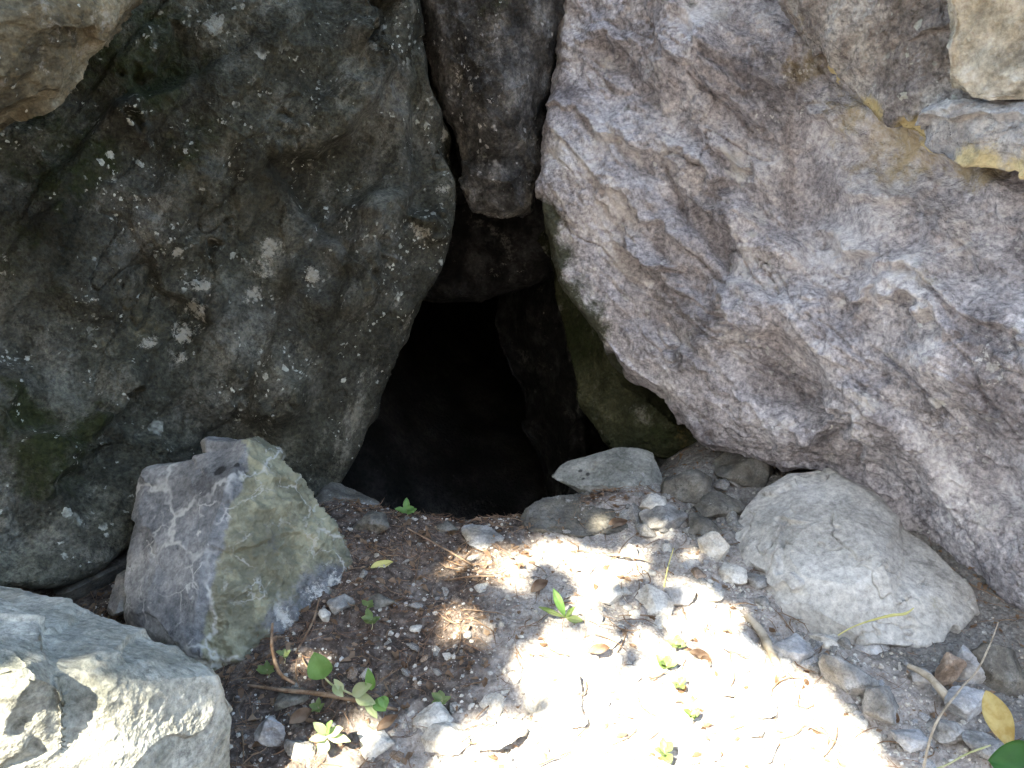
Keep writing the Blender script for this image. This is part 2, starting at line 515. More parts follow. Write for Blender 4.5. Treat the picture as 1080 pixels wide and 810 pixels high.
def ground_h(x, y, fine=True):
    x = np.asarray(x, float); y = np.asarray(y, float)
    z = .105 * sstep(y, 1.2, 2.3)
    # the floor drops away into the cave behind the threshold (left and middle), stays high on the right
    cr = 2.32 - .12 * sstep(x, -.7, -.2) + .14 * sstep(x, .0, .5)
    drop = sstep(y, cr - .02, cr + .75) * (1 - sstep(x, .35, .75))
    z = z - .50 * drop - 1.5 * sstep(y, 2.7, 5.5) * (1 - .7 * sstep(x, .35, .75))
    z = z + .06 * gauss(x, y, .24, 2.42, .30, .16) + .05 * gauss(x, y, .62, 2.75, .25, .25)
    z = z + .03 * gauss(x, y, -.42, 2.36, .22, .12)
    z = z - .10 * sstep(-x, .55, .95) * sstep(y, 1.3, 1.9)          # hollow under the left wall
    z = z - .05 * gauss(x, y, .98, 1.86, .22, .16)
    far = sstep(np.abs(x), 2.5, 12) + sstep(-y, .5, 10)
    z = z + .04 * gauss(x, y, .12, 1.72, .22, .16)
    p = np.stack([x.ravel(), y.ravel(), np.zeros(x.size)], 1)
    b = .028 * fbm(p * 2.2, 2, .5, 40)
    if fine:
        b = b + .013 * fbm(p * 9, 3, .55, 43) + .006 * fbm(p * 34, 3, .6, 46)
        b = b + .012 * np.maximum(facets(p * 16 , .5, .9, 3, 'max') , -.5)
    b = b.reshape(x.shape)
    big = perlin(p * .12, 9).reshape(x.shape) * .9 * np.clip(far, 0, 1)
    slope = np.clip(-y - 2.5, 0, 60) * .75 * sstep(-y, 2.5, 5)  # unseen slope added behind the camera to block low sky light
    return z + b + big + slope


def gh(x, y):
    return float(ground_h(np.array([x]), np.array([y]))[0])


def on_ground(px, py):
    """where the line of sight through a photo pixel meets the ground"""
    lo = None
    ds = np.linspace(1.0, 4.2, 700)
    q = P(np.full(700, px), np.full(700, py), ds)
    hit = np.where(q[:, 2] < ground_h(q[:, 0], q[:, 1]))[0]
    k = hit[0] if len(hit) else 450
    return q[k], ds[k]


def stretch(a, b, n, lo, hi, k):
    core = np.linspace(a, b, n)
    t = np.linspace(0, 1, k + 1)[1:]
    return np.concatenate([(a + (lo - a) * t ** 3.2)[::-1], core, b + (hi - b) * t ** 3.2])


gx = stretch(-1.9, 1.9, 860, -300, 300, 60)
gy = stretch(.95, 3.6, 620, -300, 300, 60)
GX, GY = np.meshgrid(gx, gy, indexing='ij')
GZ = ground_h(GX, GY)
_f = grid_faces(len(gx), len(gy))
gp = np.stack([GX.ravel(), GY.ravel(), np.zeros(GX.size)], 1)


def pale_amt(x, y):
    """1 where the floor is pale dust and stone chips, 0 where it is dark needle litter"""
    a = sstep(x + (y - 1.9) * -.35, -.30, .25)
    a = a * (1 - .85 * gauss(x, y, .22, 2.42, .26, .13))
    a = np.maximum(a, 1.0 * gauss(x, y, -.05, 1.42, .40, .16))  # pale colour carried into the foreground to brighten the sun patch
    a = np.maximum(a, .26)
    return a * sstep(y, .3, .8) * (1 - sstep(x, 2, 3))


def grey_amt(x, y):
    return sstep(x - .62 * (2.55 - y), .36, .50)


_in = 1 - sstep(gp[:, 1], 2.5, 2.75) * (1 - sstep(gp[:, 0], .35, .6))  # floor colour darkened inside the cave to paint its shade
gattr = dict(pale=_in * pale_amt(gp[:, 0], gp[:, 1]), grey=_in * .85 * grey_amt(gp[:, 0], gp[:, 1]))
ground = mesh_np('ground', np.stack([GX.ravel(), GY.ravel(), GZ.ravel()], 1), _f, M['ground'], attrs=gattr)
tag(ground, kind='structure')

# ------------------------------------------------------------------ rock walls
def blobs(p, base_d, lst, fn=None):
    """soft patches on the rock: (px, py, radius_px, amount) located on the surface nearest that line of sight"""
    out = np.zeros(len(p))
    px, py, d = pix(p)
    for bx, by, br, am in lst:
        k = np.argmin((px - bx) ** 2 + (py - by) ** 2 + (d > base_d) * 1e6)
        c = p[k]; r = br * d[k] / FPX
        out = np.maximum(out, am * np.exp(-((p - c) ** 2).sum(1) / r ** 2))
    return out


def polydist(px, py, poly):
    best = np.full(px.shape, 1e9); side = np.zeros(px.shape); tt = np.zeros(px.shape)
    n = len(poly) - 1
    for k in range(n):
        ax, ay = poly[k]; bx, by = poly[k + 1]
        L = (bx - ax) ** 2 + (by - ay) ** 2
        t = np.clip(((px - ax) * (bx - ax) + (py - ay) * (by - ay)) / L, 0, 1)
        dd = np.hypot(px - ax - t * (bx - ax), py - ay - t * (by - ay))
        cr = (bx - ax) * (py - ay) - (by - ay) * (px - ax)
        m = dd < best
        best = np.where(m, dd, best); side = np.where(m, np.sign(cr), side); tt = np.where(m, (k + t) / n, tt)
    return best, side, tt


def loft(S, O, n, m, cols, bulge=0.0, back=2.6, bpow=.8):
    S = np.array(S, float); O = np.array(O, float)
    e = O[:, :2] - S[:, :2]; L = np.linalg.norm(e, axis=1)[:, None]; e = e / L
    ctrl = []
    for off, dd in ((110, back), (70, .95), (18, .26), (0, 0.0)):
        ctrl.append(P(S[:, 0] + e[:, 0] * off, S[:, 1] + e[:, 1] * off, S[:, 2] + dd))
    o = 26
    ctrl.append(P(S[:, 0] + e[:, 0] * o, S[:, 1] + e[:, 1] * o, S[:, 2] * .97 - .0))
    for u in cols:
        q = S * (1 - u) + O * u
        dd = q[:, 2] - (bulge if np.isscalar(bulge) else np.array(bulge)) * np.sin(math.pi * u) ** bpow
        ctrl.append(P(q[:, 0], q[:, 1], dd))
    ctrl.append(P(O[:, 0] + e[:, 0] * 150, O[:, 1] + e[:, 1] * 150, O[:, 2] + 2.2))
    C = np.array(ctrl).transpose(1, 0, 2)          # (k rows, c cols, 3)
    # along the silhouette by length
    seg = np.linalg.norm(np.diff(P(S[:, 0], S[:, 1], S[:, 2]), axis=0), axis=1)
    cum = np.concatenate([[0], np.cumsum(seg)])
    ts = np.interp(np.linspace(0, cum[-1], n), cum, np.arange(len(S)))
    A = catmull(C, ts)
    nc = C.shape[1]
    segc = np.linalg.norm(np.diff(C, axis=1), axis=2).mean(0)
    segc[0] *= .25; segc[1] *= .6; segc[-1] *= .12
    cum = np.concatenate([[0], np.cumsum(segc)])
    tc = np.interp(np.linspace(0, cum[-1], m), cum, np.arange(nc))
    loft.lip = int(np.argmin(np.abs(tc - 3)))
    return catmull(A.transpose(1, 0, 2), tc).transpose(1, 0, 2)


def displace(G, fn, pc=72, lipcol=0):
    N = grid_normals(G)
    c = G.reshape(-1, 3); nn = N.reshape(-1, 3)
    if np.median(((CAM - c) * nn).sum(1)) < 0: nn = -nn
    px, py, d = pix(c)
    h = fn(c, px, py, d)
    vis = (px > -60) & (px < 1140) & (py > -60) & (py < 870) & (d < 3.3)
    h = h - np.percentile(h[vis], pc)
    # calmer towards the lip of the rock, so that its edge keeps its line
    n, m = G.shape[:2]
    g0 = np.linalg.norm(G - G[:, lipcol:lipcol + 1], axis=2)
    w = .5 + .5 * sstep(g0, .04, .40)
    w = np.where(np.arange(m)[None] < lipcol, .5, w).ravel()
    return c + nn * (h * w)[:, None]


# --- left wall
SL = [(420, -260, 2.75), (438, -60, 2.85), (441, 10, 2.9), (452, 60, 2.95), (474, 120, 3.0), (488, 180, 3.0), (488, 215, 3.0), (470, 275, 3.0), (443, 322, 3.0),
      (425, 372, 3.0), (400, 425, 3.0), (374, 486, 3.0), (348, 522, 2.98), (300, 528, 2.85), (205, 520, 2.7), (140, 578, 2.5), (70, 606, 2.36), (0, 614, 2.25), (-160, 630, 2.1), (-420, 700, 1.9)]
OL = [(240, -330, 2.6), (150, -330, 2.5), (90, -330, 2.4), (30, -330, 2.35), (-60, -330, 2.25), (-150, -330, 2.15), (-240, -330, 2.05), (-380, -330, 1.95), (-480, -260, 1.9),
      (-480, -160, 1.85), (-480, -60, 1.8), (-480, 40, 1.8), (-480, 130, 1.8), (-480, 200, 1.8), (-480, 270, 1.8), (-480, 340, 1.8), (-480, 400, 1.8), (-480, 460, 1.85), (-480, 530, 1.85), (-480, 640, 1.9)]
GL = loft(SL, OL, 1000, 860, (.14, .28, .42, .58, .78, 1.0), bulge=.07)
LIPL = loft.lip
AX_L = np.array([.55, .5, .72])


def disp_left(c, px, py, d):
    h = .09 * fbm(c * 1.5, 3, .5, 1)
    q = axes_scale(c, RT * .5 + UP * .8, .42, 1.0)
    h += .14 * facets(q * 3.0 + fbm(c * 3, 2, .5, 5)[:, None] * .2, 1.2, .8, 2, 'min')
    h += .030 * facets(q * 7.5 + fbm(c * 7, 2, .5, 6)[:, None] * .25, 1.2, .8, 7, 'min')
    h += .010 * facets(q * 20 + fbm(c * 15, 2, .5, 6)[:, None] * .3, 1.2, .8, 9, 'min') * (.5 + .5 * sstep(fbm(c * 2, 2, .5, 8), -.3, .4))
    h += .006 * ridged(q * 6, 3, .55, 12)
    h += .004 * fbm(c * 34, 3, .6, 14)
    h += .005 * facets(c * 52, 1.2, .7, 15, 'min')
    NL_ = -RT * .85 + UP * .5
    h += .022 * cracks(q, 3.2, .03, 501) + .012 * cracks(q, 8, .05, 505)
    h += .115 * ledges(c, NL_, 2.3, 301, .16, .11)
    h += .028 * ledges(c, NL_ + UP * .15, 7.0, 311, .22, .12)
    for poly, hs, w in LSTEPS:
        dd, sd, t = polydist(px + 8 * fbm(c * 6, 2, .5, 20), py + 8 * fbm(c * 6, 2, .5, 21), poly)
        m = d < 3.4
        env = np.sin(np.clip(t, .02, .98) * math.pi) ** .5
        h += m * env * (hs * .85 * sd * (1 - np.exp(-dd / 5)) * np.exp(-(dd / w) ** 2) - .35 * abs(hs) * np.exp(-(dd / 4.5) ** 2))
    return h


# (polyline in photo pixels on the wall, height of the step: positive raises the right-hand side of the line, reach)
LSTEPS = [([(437, -10), (433, 60), (436, 110), (439, 170), (428, 230), (418, 290)], .07, 40),
          ([(425, 70), (398, 110), (372, 135), (330, 165), (285, 172), (255, 195)], .10, 70),
          ([(278, 165), (305, 190), (320, 220), (338, 240), (360, 262)], .06, 40),
          ([(438, 190), (395, 205), (345, 232)], -.05, 35),
          ([(150, 255), (172, 300), (196, 320), (214, 345)], -.05, 35),
          ([(250, 195), (236, 240), (222, 300), (212, 360)], -.05, 60),
          ([(300, 260), (296, 330), (270, 400), (255, 450)], -.05, 50),
          ([(60, 180), (120, 110), (190, 90), (240, 60)], .06, 60),
          ([(0, 470), (60, 450), (110, 430), (160, 470)], .05, 50),
          ([(380, 240), (350, 330), (300, 420), (270, 470)], -.04, 40)]
VL = displace(GL, disp_left, 55, LIPL)
aL = dict(
    moss=blobs(VL, 3.3, [(60, 470, 70, .9), (20, 440, 60, .8), (110, 440, 40, .8), (150, 60, 110, .75), (60, 170, 110, .7), (200, 140, 80, .55), (0, 240, 80, .5), (330, 60, 60, .2), (60, 330, 70, .35)]),  # lower left blobs are moss; upper ones darken the band beside the ochre rock
    stain=blobs(VL, 3.3, [(200, 160, 70, .45), (140, 330, 60, .5), (130, 360, 60, .45), (290, 240, 60, .35), (160, 105, 40, .5)]),
    pale=blobs(VL, 3.3, [(214, 300, 16, .9), (208, 325, 18, .9), (196, 350, 18, .95), (188, 375, 12, .8), (284, 262, 16, .9), (278, 285, 16, .9), (268, 312, 16, .9), (158, 360, 16, .85), (330, 290, 14, .85), (462, 115, 14, .95), (468, 140, 14, .95), (474, 165, 12, .8), (445, 245, 18, .85), (468, 200, 10, .9), (185, 265, 7, 1.1),
                         (425, 215, 22, .5), (455, 285, 12, .5), (245, 180, 14, .5), (100, 320, 30, .35), (215, 250, 18, .4), (370, 215, 20, .35), (110, 210, 40, .35), (0, 250, 20, .3), (80, 600, 30, .3)]),
    lich=blobs(VL, 3.3, [(155, 170, 30, .7), (185, 262, 34, .6), (240, 180, 22, .8), (305, 65, 20, .7), (100, 340, 30, .5), (5, 380, 20, .8), (420, 15, 24, .8), (330, 290, 25, .6), (445, 250, 40, .9), (410, 300, 30, .6),
                         (230, 25, 26, .7), (420, 40, 34, .8), (270, 140, 40, .45)]))
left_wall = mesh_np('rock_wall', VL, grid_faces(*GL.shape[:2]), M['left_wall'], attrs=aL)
tag(left_wall, 'dark lichen-spotted rock face leaning over the cave mouth behind the veined boulder', 'rock face')

# --- right wall
SR = [(600, -260, 2.85), (592, -60, 2.95), (592, 40, 3.0), (590, 95, 3.0), (574, 155, 3.0), (566, 215, 3.0), (578, 268, 3.0), (604, 312, 3.0), (630, 362, 2.97), (655, 395, 2.93), (702, 422, 2.9),
      (742, 468, 2.85), (785, 486, 2.8), (840, 496, 2.75), (900, 514, 2.68), (945, 562, 2.58), (1005, 622, 2.45), (1085, 668, 2.3), (1250, 740, 2.1), (1500, 850, 1.9)]
OR = [(760, -340, 2.5), (900, -340, 2.4), (1000, -340, 2.3), (1100, -340, 2.2), (1200, -340, 2.1), (1330, -340, 2.0), (1450, -300, 1.95), (1560, -200, 1.9), (1560, -100, 1.9), (1560, 0, 1.88), (1560, 80, 1.86),
      (1560, 160, 1.85), (1560, 230, 1.84), (1560, 310, 1.83), (1560, 390, 1.82), (1560, 470, 1.82), (1560, 550, 1.82), (1560, 630, 1.85), (1560, 720, 1.85), (1600, 850, 1.85)]
GR_ = loft(SR, OR, 1000, 900, (.12, .25, .38, .52, .75, 1.0), bulge=([.12] * 5 + [.16, .2, .24, .28, .30, .32, .34, .36, .38, .38, .36, .34, .32, .28, .2]), bpow=.62)
AX_R = RT * .62 - UP * .70 - FW * .35
RSTEPS = [([(640, 130), (690, 200), (740, 260), (800, 300), (860, 330)], .05, 40),
          ([(600, 165), (640, 230), (720, 300), (800, 370), (880, 440)], .035, 40),
          ([(720, 10), (745, 60), (790, 90), (835, 100)], -.07, 60),
          ([(835, 100), (820, 200), (850, 300), (885, 345)], .05, 60),
          ([(680, 0), (700, 60), (690, 85)], -.04, 40),
          ([(885, 345), (930, 285), (980, 270)], .05, 40),
          ([(860, 360), (930, 430), (1000, 500), (1080, 560)], .05, 45),
          ([(760, 420), (850, 465), (950, 530), (1040, 600)], .04, 30),
          ([(640, 330), (720, 370), (800, 430), (900, 490)], .04, 35)]


def disp_right(c, px, py, d):
    h = .07 * fbm(c * 1.4, 3, .5, 31)
    q = axes_scale(c, AX_R, .30, 1.0)
    h += .12 * facets(q * 4.0 + fbm(c * 3, 2, .5, 35)[:, None] * .25, 1.2, .8, 32, 'min')
    h += .034 * facets(q * 9.0 + fbm(c * 7, 2, .5, 36)[:, None] * .3, 1.2, .8, 37, 'min')
    h += .010 * facets(q * 22 + fbm(c * 14, 2, .5, 36)[:, None] * .4, 1.2, .8, 39, 'min')
    h += .007 * ridged(q * 9, 3, .6, 42)
    h += .005 * fbm(c * 36, 3, .6, 44)
    h += .005 * facets(c * 52, 1.2, .7, 45, 'min')
    NR_ = RT * .70 + UP * .62
    h += .024 * cracks(q, 4.5, .03, 511) + .014 * cracks(q, 10, .05, 515)
    h += .090 * ledges(c, NR_, 2.6, 321, .20, .11)
    h += .048 * ledges(c, NR_ + UP * .12, 7.5, 331, .25, .09)
    h += .014 * ledges(c, NR_, 19, 341, .3, .12)
    for poly, hs, w in RSTEPS:
        dd, sd, t = polydist(px + 10 * fbm(c * 6, 2, .5, 20), py + 10 * fbm(c * 6, 2, .5, 21), poly)
        env = np.sin(np.clip(t, .02, .98) * math.pi) ** .5 * (d < 3.4)
        h += env * (hs * .5 * sd * (1 - np.exp(-dd / 4)) * np.exp(-(dd / w) ** 2) - .35 * abs(hs) * np.exp(-(dd / 4) ** 2))
    return h


VR = displace(GR_, disp_right, 66, loft.lip)
aR = dict(
    moss=np.maximum(blobs(VR, 9, [(566, 235, 30, 1.4), (578, 275, 34, 1.4), (600, 315, 34, 1.3), (615, 350, 34, 1.2), (645, 390, 24, 1.0), (628, 345, 24, .9), (572, 200, 20, .9), (690, 425, 12, .6)]),
                    blobs(VR, 9, [(800, 60, 20, .3), (660, 115, 8, .6), (725, 5, 16, .6), (840, 70, 14, .5), (745, 200, 8, .5), (855, 165, 10, .4)])),
    stain=blobs(VR, 9, [(900, 120, 50, .6), (850, 70, 40, .6), (960, 150, 60, .75), (1040, 175, 40, .8), (885, 90, 34, .5), (970, 290, 26, .5), (900, 180, 50, .4), (745, 330, 30, .2), (780, 60, 30, .35)]),
    pale=blobs(VR, 9, [(860, 110, 30, .6), (840, 80, 30, .5), (755, 20, 30, .55), (790, 20, 26, .4), (700, 145, 12, .7), (640, 60, 50, .3), (830, 190, 40, .4), (1040, 300, 60, .45), (1050, 380, 50, .55),
                       (990, 260, 30, .45), (920, 360, 50, .4), (960, 420, 50, .4), (1020, 470, 40, .4), (745, 190, 30, .3), (680, 300, 50, .25), (720, 330, 40, .25), (885, 280, 40, .3)]),
    lich=blobs(VR, 9, [(826, 180, 14, .9), (1050, 370, 50, .7), (1000, 320, 30, .5), (930, 370, 40, .6), (755, 20, 26, .6), (1040, 240, 30, .4), (1020, 500, 40, .5), (742, 462, 8, .9), (675, 90, 10, .4)]))
right_wall = mesh_np('rock_wall', VR, grid_faces(*GR_.shape[:2]), M['right_wall'], attrs=aR)
tag(right_wall, 'violet grey overhanging rock face with slanting ridges above the light grey boulder', 'rock face')


# ------------------------------------------------------------------ free rocks
def Q(l):
    return P([a[0] for a in l], [a[1] for a in l], [a[2] for a in l])


def drop(pts, z):
    q = np.array(pts, float).copy(); q[:, 2] = z
    return q


def rock(name, hulls, mat, disp, label, cat='rock', level=8, rnd=.012, attrs=None, group=None, centre=None, cuts=22, cdepth=(.004, .035), cseed=1):
    v, f = star_rock(hulls, level, rnd, centre, cuts, cdepth, cseed)
    n = mesh_normals(v, f)
    v = v + n * disp(v)[:, None]
    at = {k: np.zeros(len(v)) for k in ('moss', 'stain', 'pale', 'lich')}
    if attrs: at.update(attrs(v))
    c = v.mean(0); c[2] = v[:, 2].min()
    o = mesh_np(name, v - c, f, mat, attrs=at)
    o.location = c
    return tag(o, label, cat, group)


def chip(a1, s1, a2, s2, a3=.004, s3=40, seed=0, warp=.25, extra=None):
    def f(v):
        h = a1 * facets(v * s1 + fbm(v * s1 * .8, 2, .5, seed)[:, None] * warp, 1.2, .7, seed + 1, 'min')
        h += a2 * facets(v * s2 + fbm(v * s2 * .8, 2, .5, seed)[:, None] * warp, 1.2, .7, seed + 2, 'min')
        h += a3 * fbm(v * s3, 4, .65, seed + 3)
        if extra: h += extra(v)
        return h
    return f


# hanging rock above the cave mouth: a big upper lump and a smaller dark lump under it
H1 = Q([(415, -200, 2.9), (610, -200, 2.9), (420, 0, 2.98), (612, 0, 2.98), (436, 70, 3.0), (456, 130, 3.02), (478, 176, 3.02), (512, 196, 3.02), (556, 194, 3.02), (580, 150, 3.04), (596, 90, 3.02),
        (470, 60, 2.82), (500, 140, 2.84), (550, 150, 2.84), (575, 80, 2.84), (520, 0, 2.72), (430, -200, 3.5), (600, -200, 3.5), (450, 100, 3.5), (590, 100, 3.5), (500, 190, 3.4), (560, 190, 3.4)])
H2 = Q([(470, 130, 3.0), (478, 192, 3.04), (490, 230, 3.06), (530, 244, 3.06), (568, 234, 3.06), (576, 195, 3.06), (584, 140, 3.05), (500, 190, 2.93), (545, 200, 2.92), (490, 225, 3.5), (570, 225, 3.5), (470, 150, 3.5), (590, 150, 3.5)])
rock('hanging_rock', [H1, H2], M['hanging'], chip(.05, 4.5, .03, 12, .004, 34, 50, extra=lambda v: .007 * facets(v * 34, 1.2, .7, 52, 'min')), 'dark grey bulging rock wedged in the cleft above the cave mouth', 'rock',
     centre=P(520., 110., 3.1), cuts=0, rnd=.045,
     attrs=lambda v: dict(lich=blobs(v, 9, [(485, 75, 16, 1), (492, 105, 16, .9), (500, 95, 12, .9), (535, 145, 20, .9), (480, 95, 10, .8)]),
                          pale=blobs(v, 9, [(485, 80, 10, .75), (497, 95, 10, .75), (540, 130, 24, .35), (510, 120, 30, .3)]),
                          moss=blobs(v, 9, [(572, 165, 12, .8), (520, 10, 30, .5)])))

# ochre boulder overhanging at the upper left
O1 = Q([(-300, -150, 1.75), (200, -150, 2.0), (152, 0, 1.98), (118, 42, 1.96), (88, 72, 1.93), (62, 108, 1.9), (38, 138, 1.88), (0, 155, 1.85), (-160, 215, 1.75), (-320, 200, 1.6),
        (20, 20, 1.68), (60, 30, 1.75), (-100, 60, 1.55), (0, 100, 1.75), (-300, 0, 1.4), (160, -60, 2.5), (60, 100, 2.4), (-100, 180, 2.4), (-300, -150, 2.3), (200, -150, 2.6)])
rock('ochre_rock', [O1], M['ochre_rock'], chip(.05, 4, .03, 11, .003, 40, 60, extra=lambda v: .04 * ledges(v, RT * -.4 + UP * .9, 5, 381, .3, .07) + .007 * facets(v * 34, 1.2, .7, 62, 'min')), 'brown ochre rock jutting in over the upper left of the dark face', 'rock',
     attrs=lambda v: dict(pale=blobs(v, 9, [(8, 30, 18, 1.0), (30, 15, 10, .6), (20, 90, 14, .3)]), stain=blobs(v, 9, [(60, 60, 80, .3)])))

# ledges at the upper right
U1 = Q([(780, -260, 2.2), (800, -60, 2.30), (822, 15, 2.35), (836, 46, 2.36), (866, 74, 2.35), (896, 102, 2.31), (932, 132, 2.26), (982, 160, 2.18), (1040, 168, 2.1), (1200, 150, 1.95), (1200, -260, 1.8),
        (880, 40, 2.24), (920, 80, 2.2), (950, 20, 2.1), (1000, 60, 2.04), (860, -100, 2.2), (820, 0, 2.9), (900, 80, 2.8), (1100, 140, 2.7), (1200, -260, 2.6), (790, -260, 2.8), (1200, 100, 2.5)])
rock('rock_ledge', [U1], M['upper_slab'], chip(.04, 5, .022, 13, .004, 40, 70, extra=lambda v: .03 * ledges(v, RT * .6 + UP * .8, 6, 396, .25, .07) + .006 * facets(v * 34, 1.2, .7, 62, 'min')), 'warm grey rock ledge with an ochre lower edge jutting above the violet face', 'rock ledge',
     attrs=lambda v: dict(stain=blobs(v, 9, [(846, 56, 26, 1.1), (880, 88, 22, 1.1), (920, 118, 22, 1.1), (960, 144, 22, 1.1), (1000, 160, 22, 1.0), (846, 20, 12, .5)]),
                          pale=blobs(v, 9, [(838, 10, 14, 1.0), (842, 30, 10, .9), (900, 20, 30, .3)]), moss=blobs(v, 9, [(850, 48, 10, .7), (930, 82, 16, .5)])))
U2 = Q([(1006, -220, 1.72), (1006, -20, 1.9), (994, 50, 1.95), (990, 100, 1.96), (1026, 116, 1.92), (1080, 118, 1.87), (1250, 90, 1.75), (1250, -220, 1.6), (1050, 20, 1.82), (1040, 70, 1.88), (1012, 0, 2.4), (1010, 90, 2.4), (1250, 90, 2.2), (1010, -220, 2.3), (1250, -220, 2.1)])
rock('cream_rock', [U2], M['cream_rock'], chip(.05, 6, .024, 15, .003, 40, 80, extra=lambda v: .006 * facets(v * 34, 1.2, .7, 62, 'min')), 'cream coloured fractured block at the upper right corner above the blue block', 'rock',
     attrs=lambda v: dict(stain=blobs(v, 9, [(1045, 30, 40, .55), (1020, 80, 20, .6)]), pale=blobs(v, 9, [(1075, 85, 20, .5)])))
U3 = Q([(968, 104, 2.08), (966, 134, 2.1), (980, 170, 2.09), (1030, 182, 2.02), (1080, 194, 1.94), (1250, 200, 1.8), (1250, 92, 1.75), (1090, 92, 1.88), (1030, 94, 1.95), (1020, 130, 1.93), (1080, 140, 1.86), (1200, 140, 1.7), (985, 130, 2.5), (1250, 180, 2.3), (1250, 95, 2.3), (990, 100, 2.5)])
rock('blue_grey_rock', [U3], M['blue_rock'], chip(.05, 6, .024, 15, .003, 40, 85, extra=lambda v: .03 * ledges(v, RT * .4 + UP * .9, 12, 391, .3, .07) + .006 * facets(v * 34, 1.2, .7, 62, 'min')), 'blue grey fractured block with a yellow underside below the cream block', 'rock',
     attrs=lambda v: dict(stain=blobs(v, 9, [(985, 168, 26, 1.2), (1030, 180, 28, 1.2), (1080, 190, 28, 1.2), (1110, 188, 22, 1.1), (985, 150, 14, .8)])))

# rocks seen inside the cave
I1 = Q([(400, 225, 3.75), (640, 225, 3.6), (430, 322, 3.8), (480, 327, 3.82), (520, 322, 3.8), (560, 300, 3.7), (590, 290, 3.6), (500, 260, 3.6), (560, 250, 3.55), (450, 290, 3.7),
        (400, 225, 4.6), (640, 225, 4.6), (430, 320, 4.5), (600, 290, 4.4), (500, 150, 3.5), (600, 150, 3.6), (400, 150, 3.7)])
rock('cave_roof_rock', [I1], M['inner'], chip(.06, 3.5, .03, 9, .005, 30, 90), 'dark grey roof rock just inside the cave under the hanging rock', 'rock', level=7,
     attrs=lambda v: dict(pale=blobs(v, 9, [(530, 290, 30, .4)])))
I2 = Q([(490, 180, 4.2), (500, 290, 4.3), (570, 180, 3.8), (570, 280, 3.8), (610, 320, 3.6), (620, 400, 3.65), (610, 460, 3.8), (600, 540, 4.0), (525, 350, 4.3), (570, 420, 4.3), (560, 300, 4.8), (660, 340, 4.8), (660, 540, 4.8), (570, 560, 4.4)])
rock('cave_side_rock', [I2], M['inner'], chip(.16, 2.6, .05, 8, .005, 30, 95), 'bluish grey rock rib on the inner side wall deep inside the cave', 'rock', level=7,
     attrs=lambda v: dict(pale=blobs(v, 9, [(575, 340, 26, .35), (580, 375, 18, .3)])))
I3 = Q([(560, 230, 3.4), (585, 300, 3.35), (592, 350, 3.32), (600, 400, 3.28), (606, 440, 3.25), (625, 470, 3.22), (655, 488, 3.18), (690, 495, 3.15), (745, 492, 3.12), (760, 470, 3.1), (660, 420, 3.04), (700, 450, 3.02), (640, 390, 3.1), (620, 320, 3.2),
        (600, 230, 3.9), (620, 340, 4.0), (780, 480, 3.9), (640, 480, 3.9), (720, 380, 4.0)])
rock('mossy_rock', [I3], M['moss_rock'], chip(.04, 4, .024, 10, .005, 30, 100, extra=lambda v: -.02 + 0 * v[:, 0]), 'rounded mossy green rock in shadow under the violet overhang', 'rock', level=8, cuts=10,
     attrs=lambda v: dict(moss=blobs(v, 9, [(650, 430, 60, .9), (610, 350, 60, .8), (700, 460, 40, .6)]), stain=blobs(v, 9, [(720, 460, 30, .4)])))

# --- veined boulder (A)
A1 = [(262, 466, 2.36), (285, 475, 2.42), (240, 508, 2.24), (208, 600, 2.14), (204, 690, 2.09), (150, 500, 2.47), (146, 535, 2.42), (148, 580, 2.38), (131, 645, 2.27), (160, 668, 2.2), (215, 482, 2.42),
      (310, 506, 2.47), (345, 548, 2.47), (369, 580, 2.45), (369, 602, 2.4), (332, 640, 2.28), (290, 672, 2.18), (250, 698, 2.09), (200, 500, 2.95), (300, 530, 2.95), (150, 620, 2.9), (340, 640, 2.85)]
A1 = Q(A1); A1 = np.concatenate([A1, drop(A1[[4, 8, 14, 15, 16, 17]], -.12)])
A2 = Q([(218, 466, 2.43), (262, 463, 2.36), (285, 474, 2.42), (222, 500, 2.4), (262, 500, 2.33), (218, 468, 2.6), (285, 476, 2.6), (240, 600, 2.5)])


def dispA(v):
    px, py, d = pix(v)
    rough = sstep(px - 235 + (py - 560) * .22, -6, 14)       # the right-hand face is broken and crumbly, the left one a smooth joint plane
    h = .022 * facets(v * 5, .9, .7, 111, 'min') + .014 * ledges(v, RT * .3 + UP * .8 - FW * .3, 9, 371, .35, .07)
    h += (.006 + .026 * rough) * facets(v * 13 + fbm(v * 9, 2, .5, 3)[:, None] * .3, .9, .9, 112, 'min')
    h += (.002 + .014 * rough) * facets(v * 32 + fbm(v * 20, 2, .5, 3)[:, None] * .4, .9, .9, 113, 'min')
    h += (.001 + .004 * rough) * fbm(v * 60, 4, .65, 114)
    return h


def attrA(v):
    px, py, d = pix(v)
    rough = sstep(px - 232 + (py - 560) * .22 + 10 * fbm(v * 9, 3, .6, 8), -4, 12)
    rim = blobs(v, 9, [(330, 630, 22, 1), (350, 610, 18, 1), (300, 655, 22, 1), (270, 680, 24, 1), (365, 590, 10, 1)])
    return dict(stain=np.clip(rough * .85 - rim * .8, 0, 1), pale=np.maximum(rim * .75, blobs(v, 9, [(212, 520, 10, .6), (208, 560, 10, .6), (222, 575, 12, .6), (245, 475, 8, .6), (280, 490, 10, .6), (150, 640, 16, .5)])),
                moss=blobs(v, 9, [(174, 527, 9, 1.3), (166, 510, 7, 1.1), (232, 496, 9, 1.2), (250, 490, 4, 1), (180, 520, 6, 1.2)]))  # black spots paint the shade inside small pits


rock('boulder', [A1, A2], M['A_rock'], dispA, 'angular boulder with a white-veined blue face and a crumbly olive face', 'boulder', rnd=.003, cuts=0, attrs=attrA)

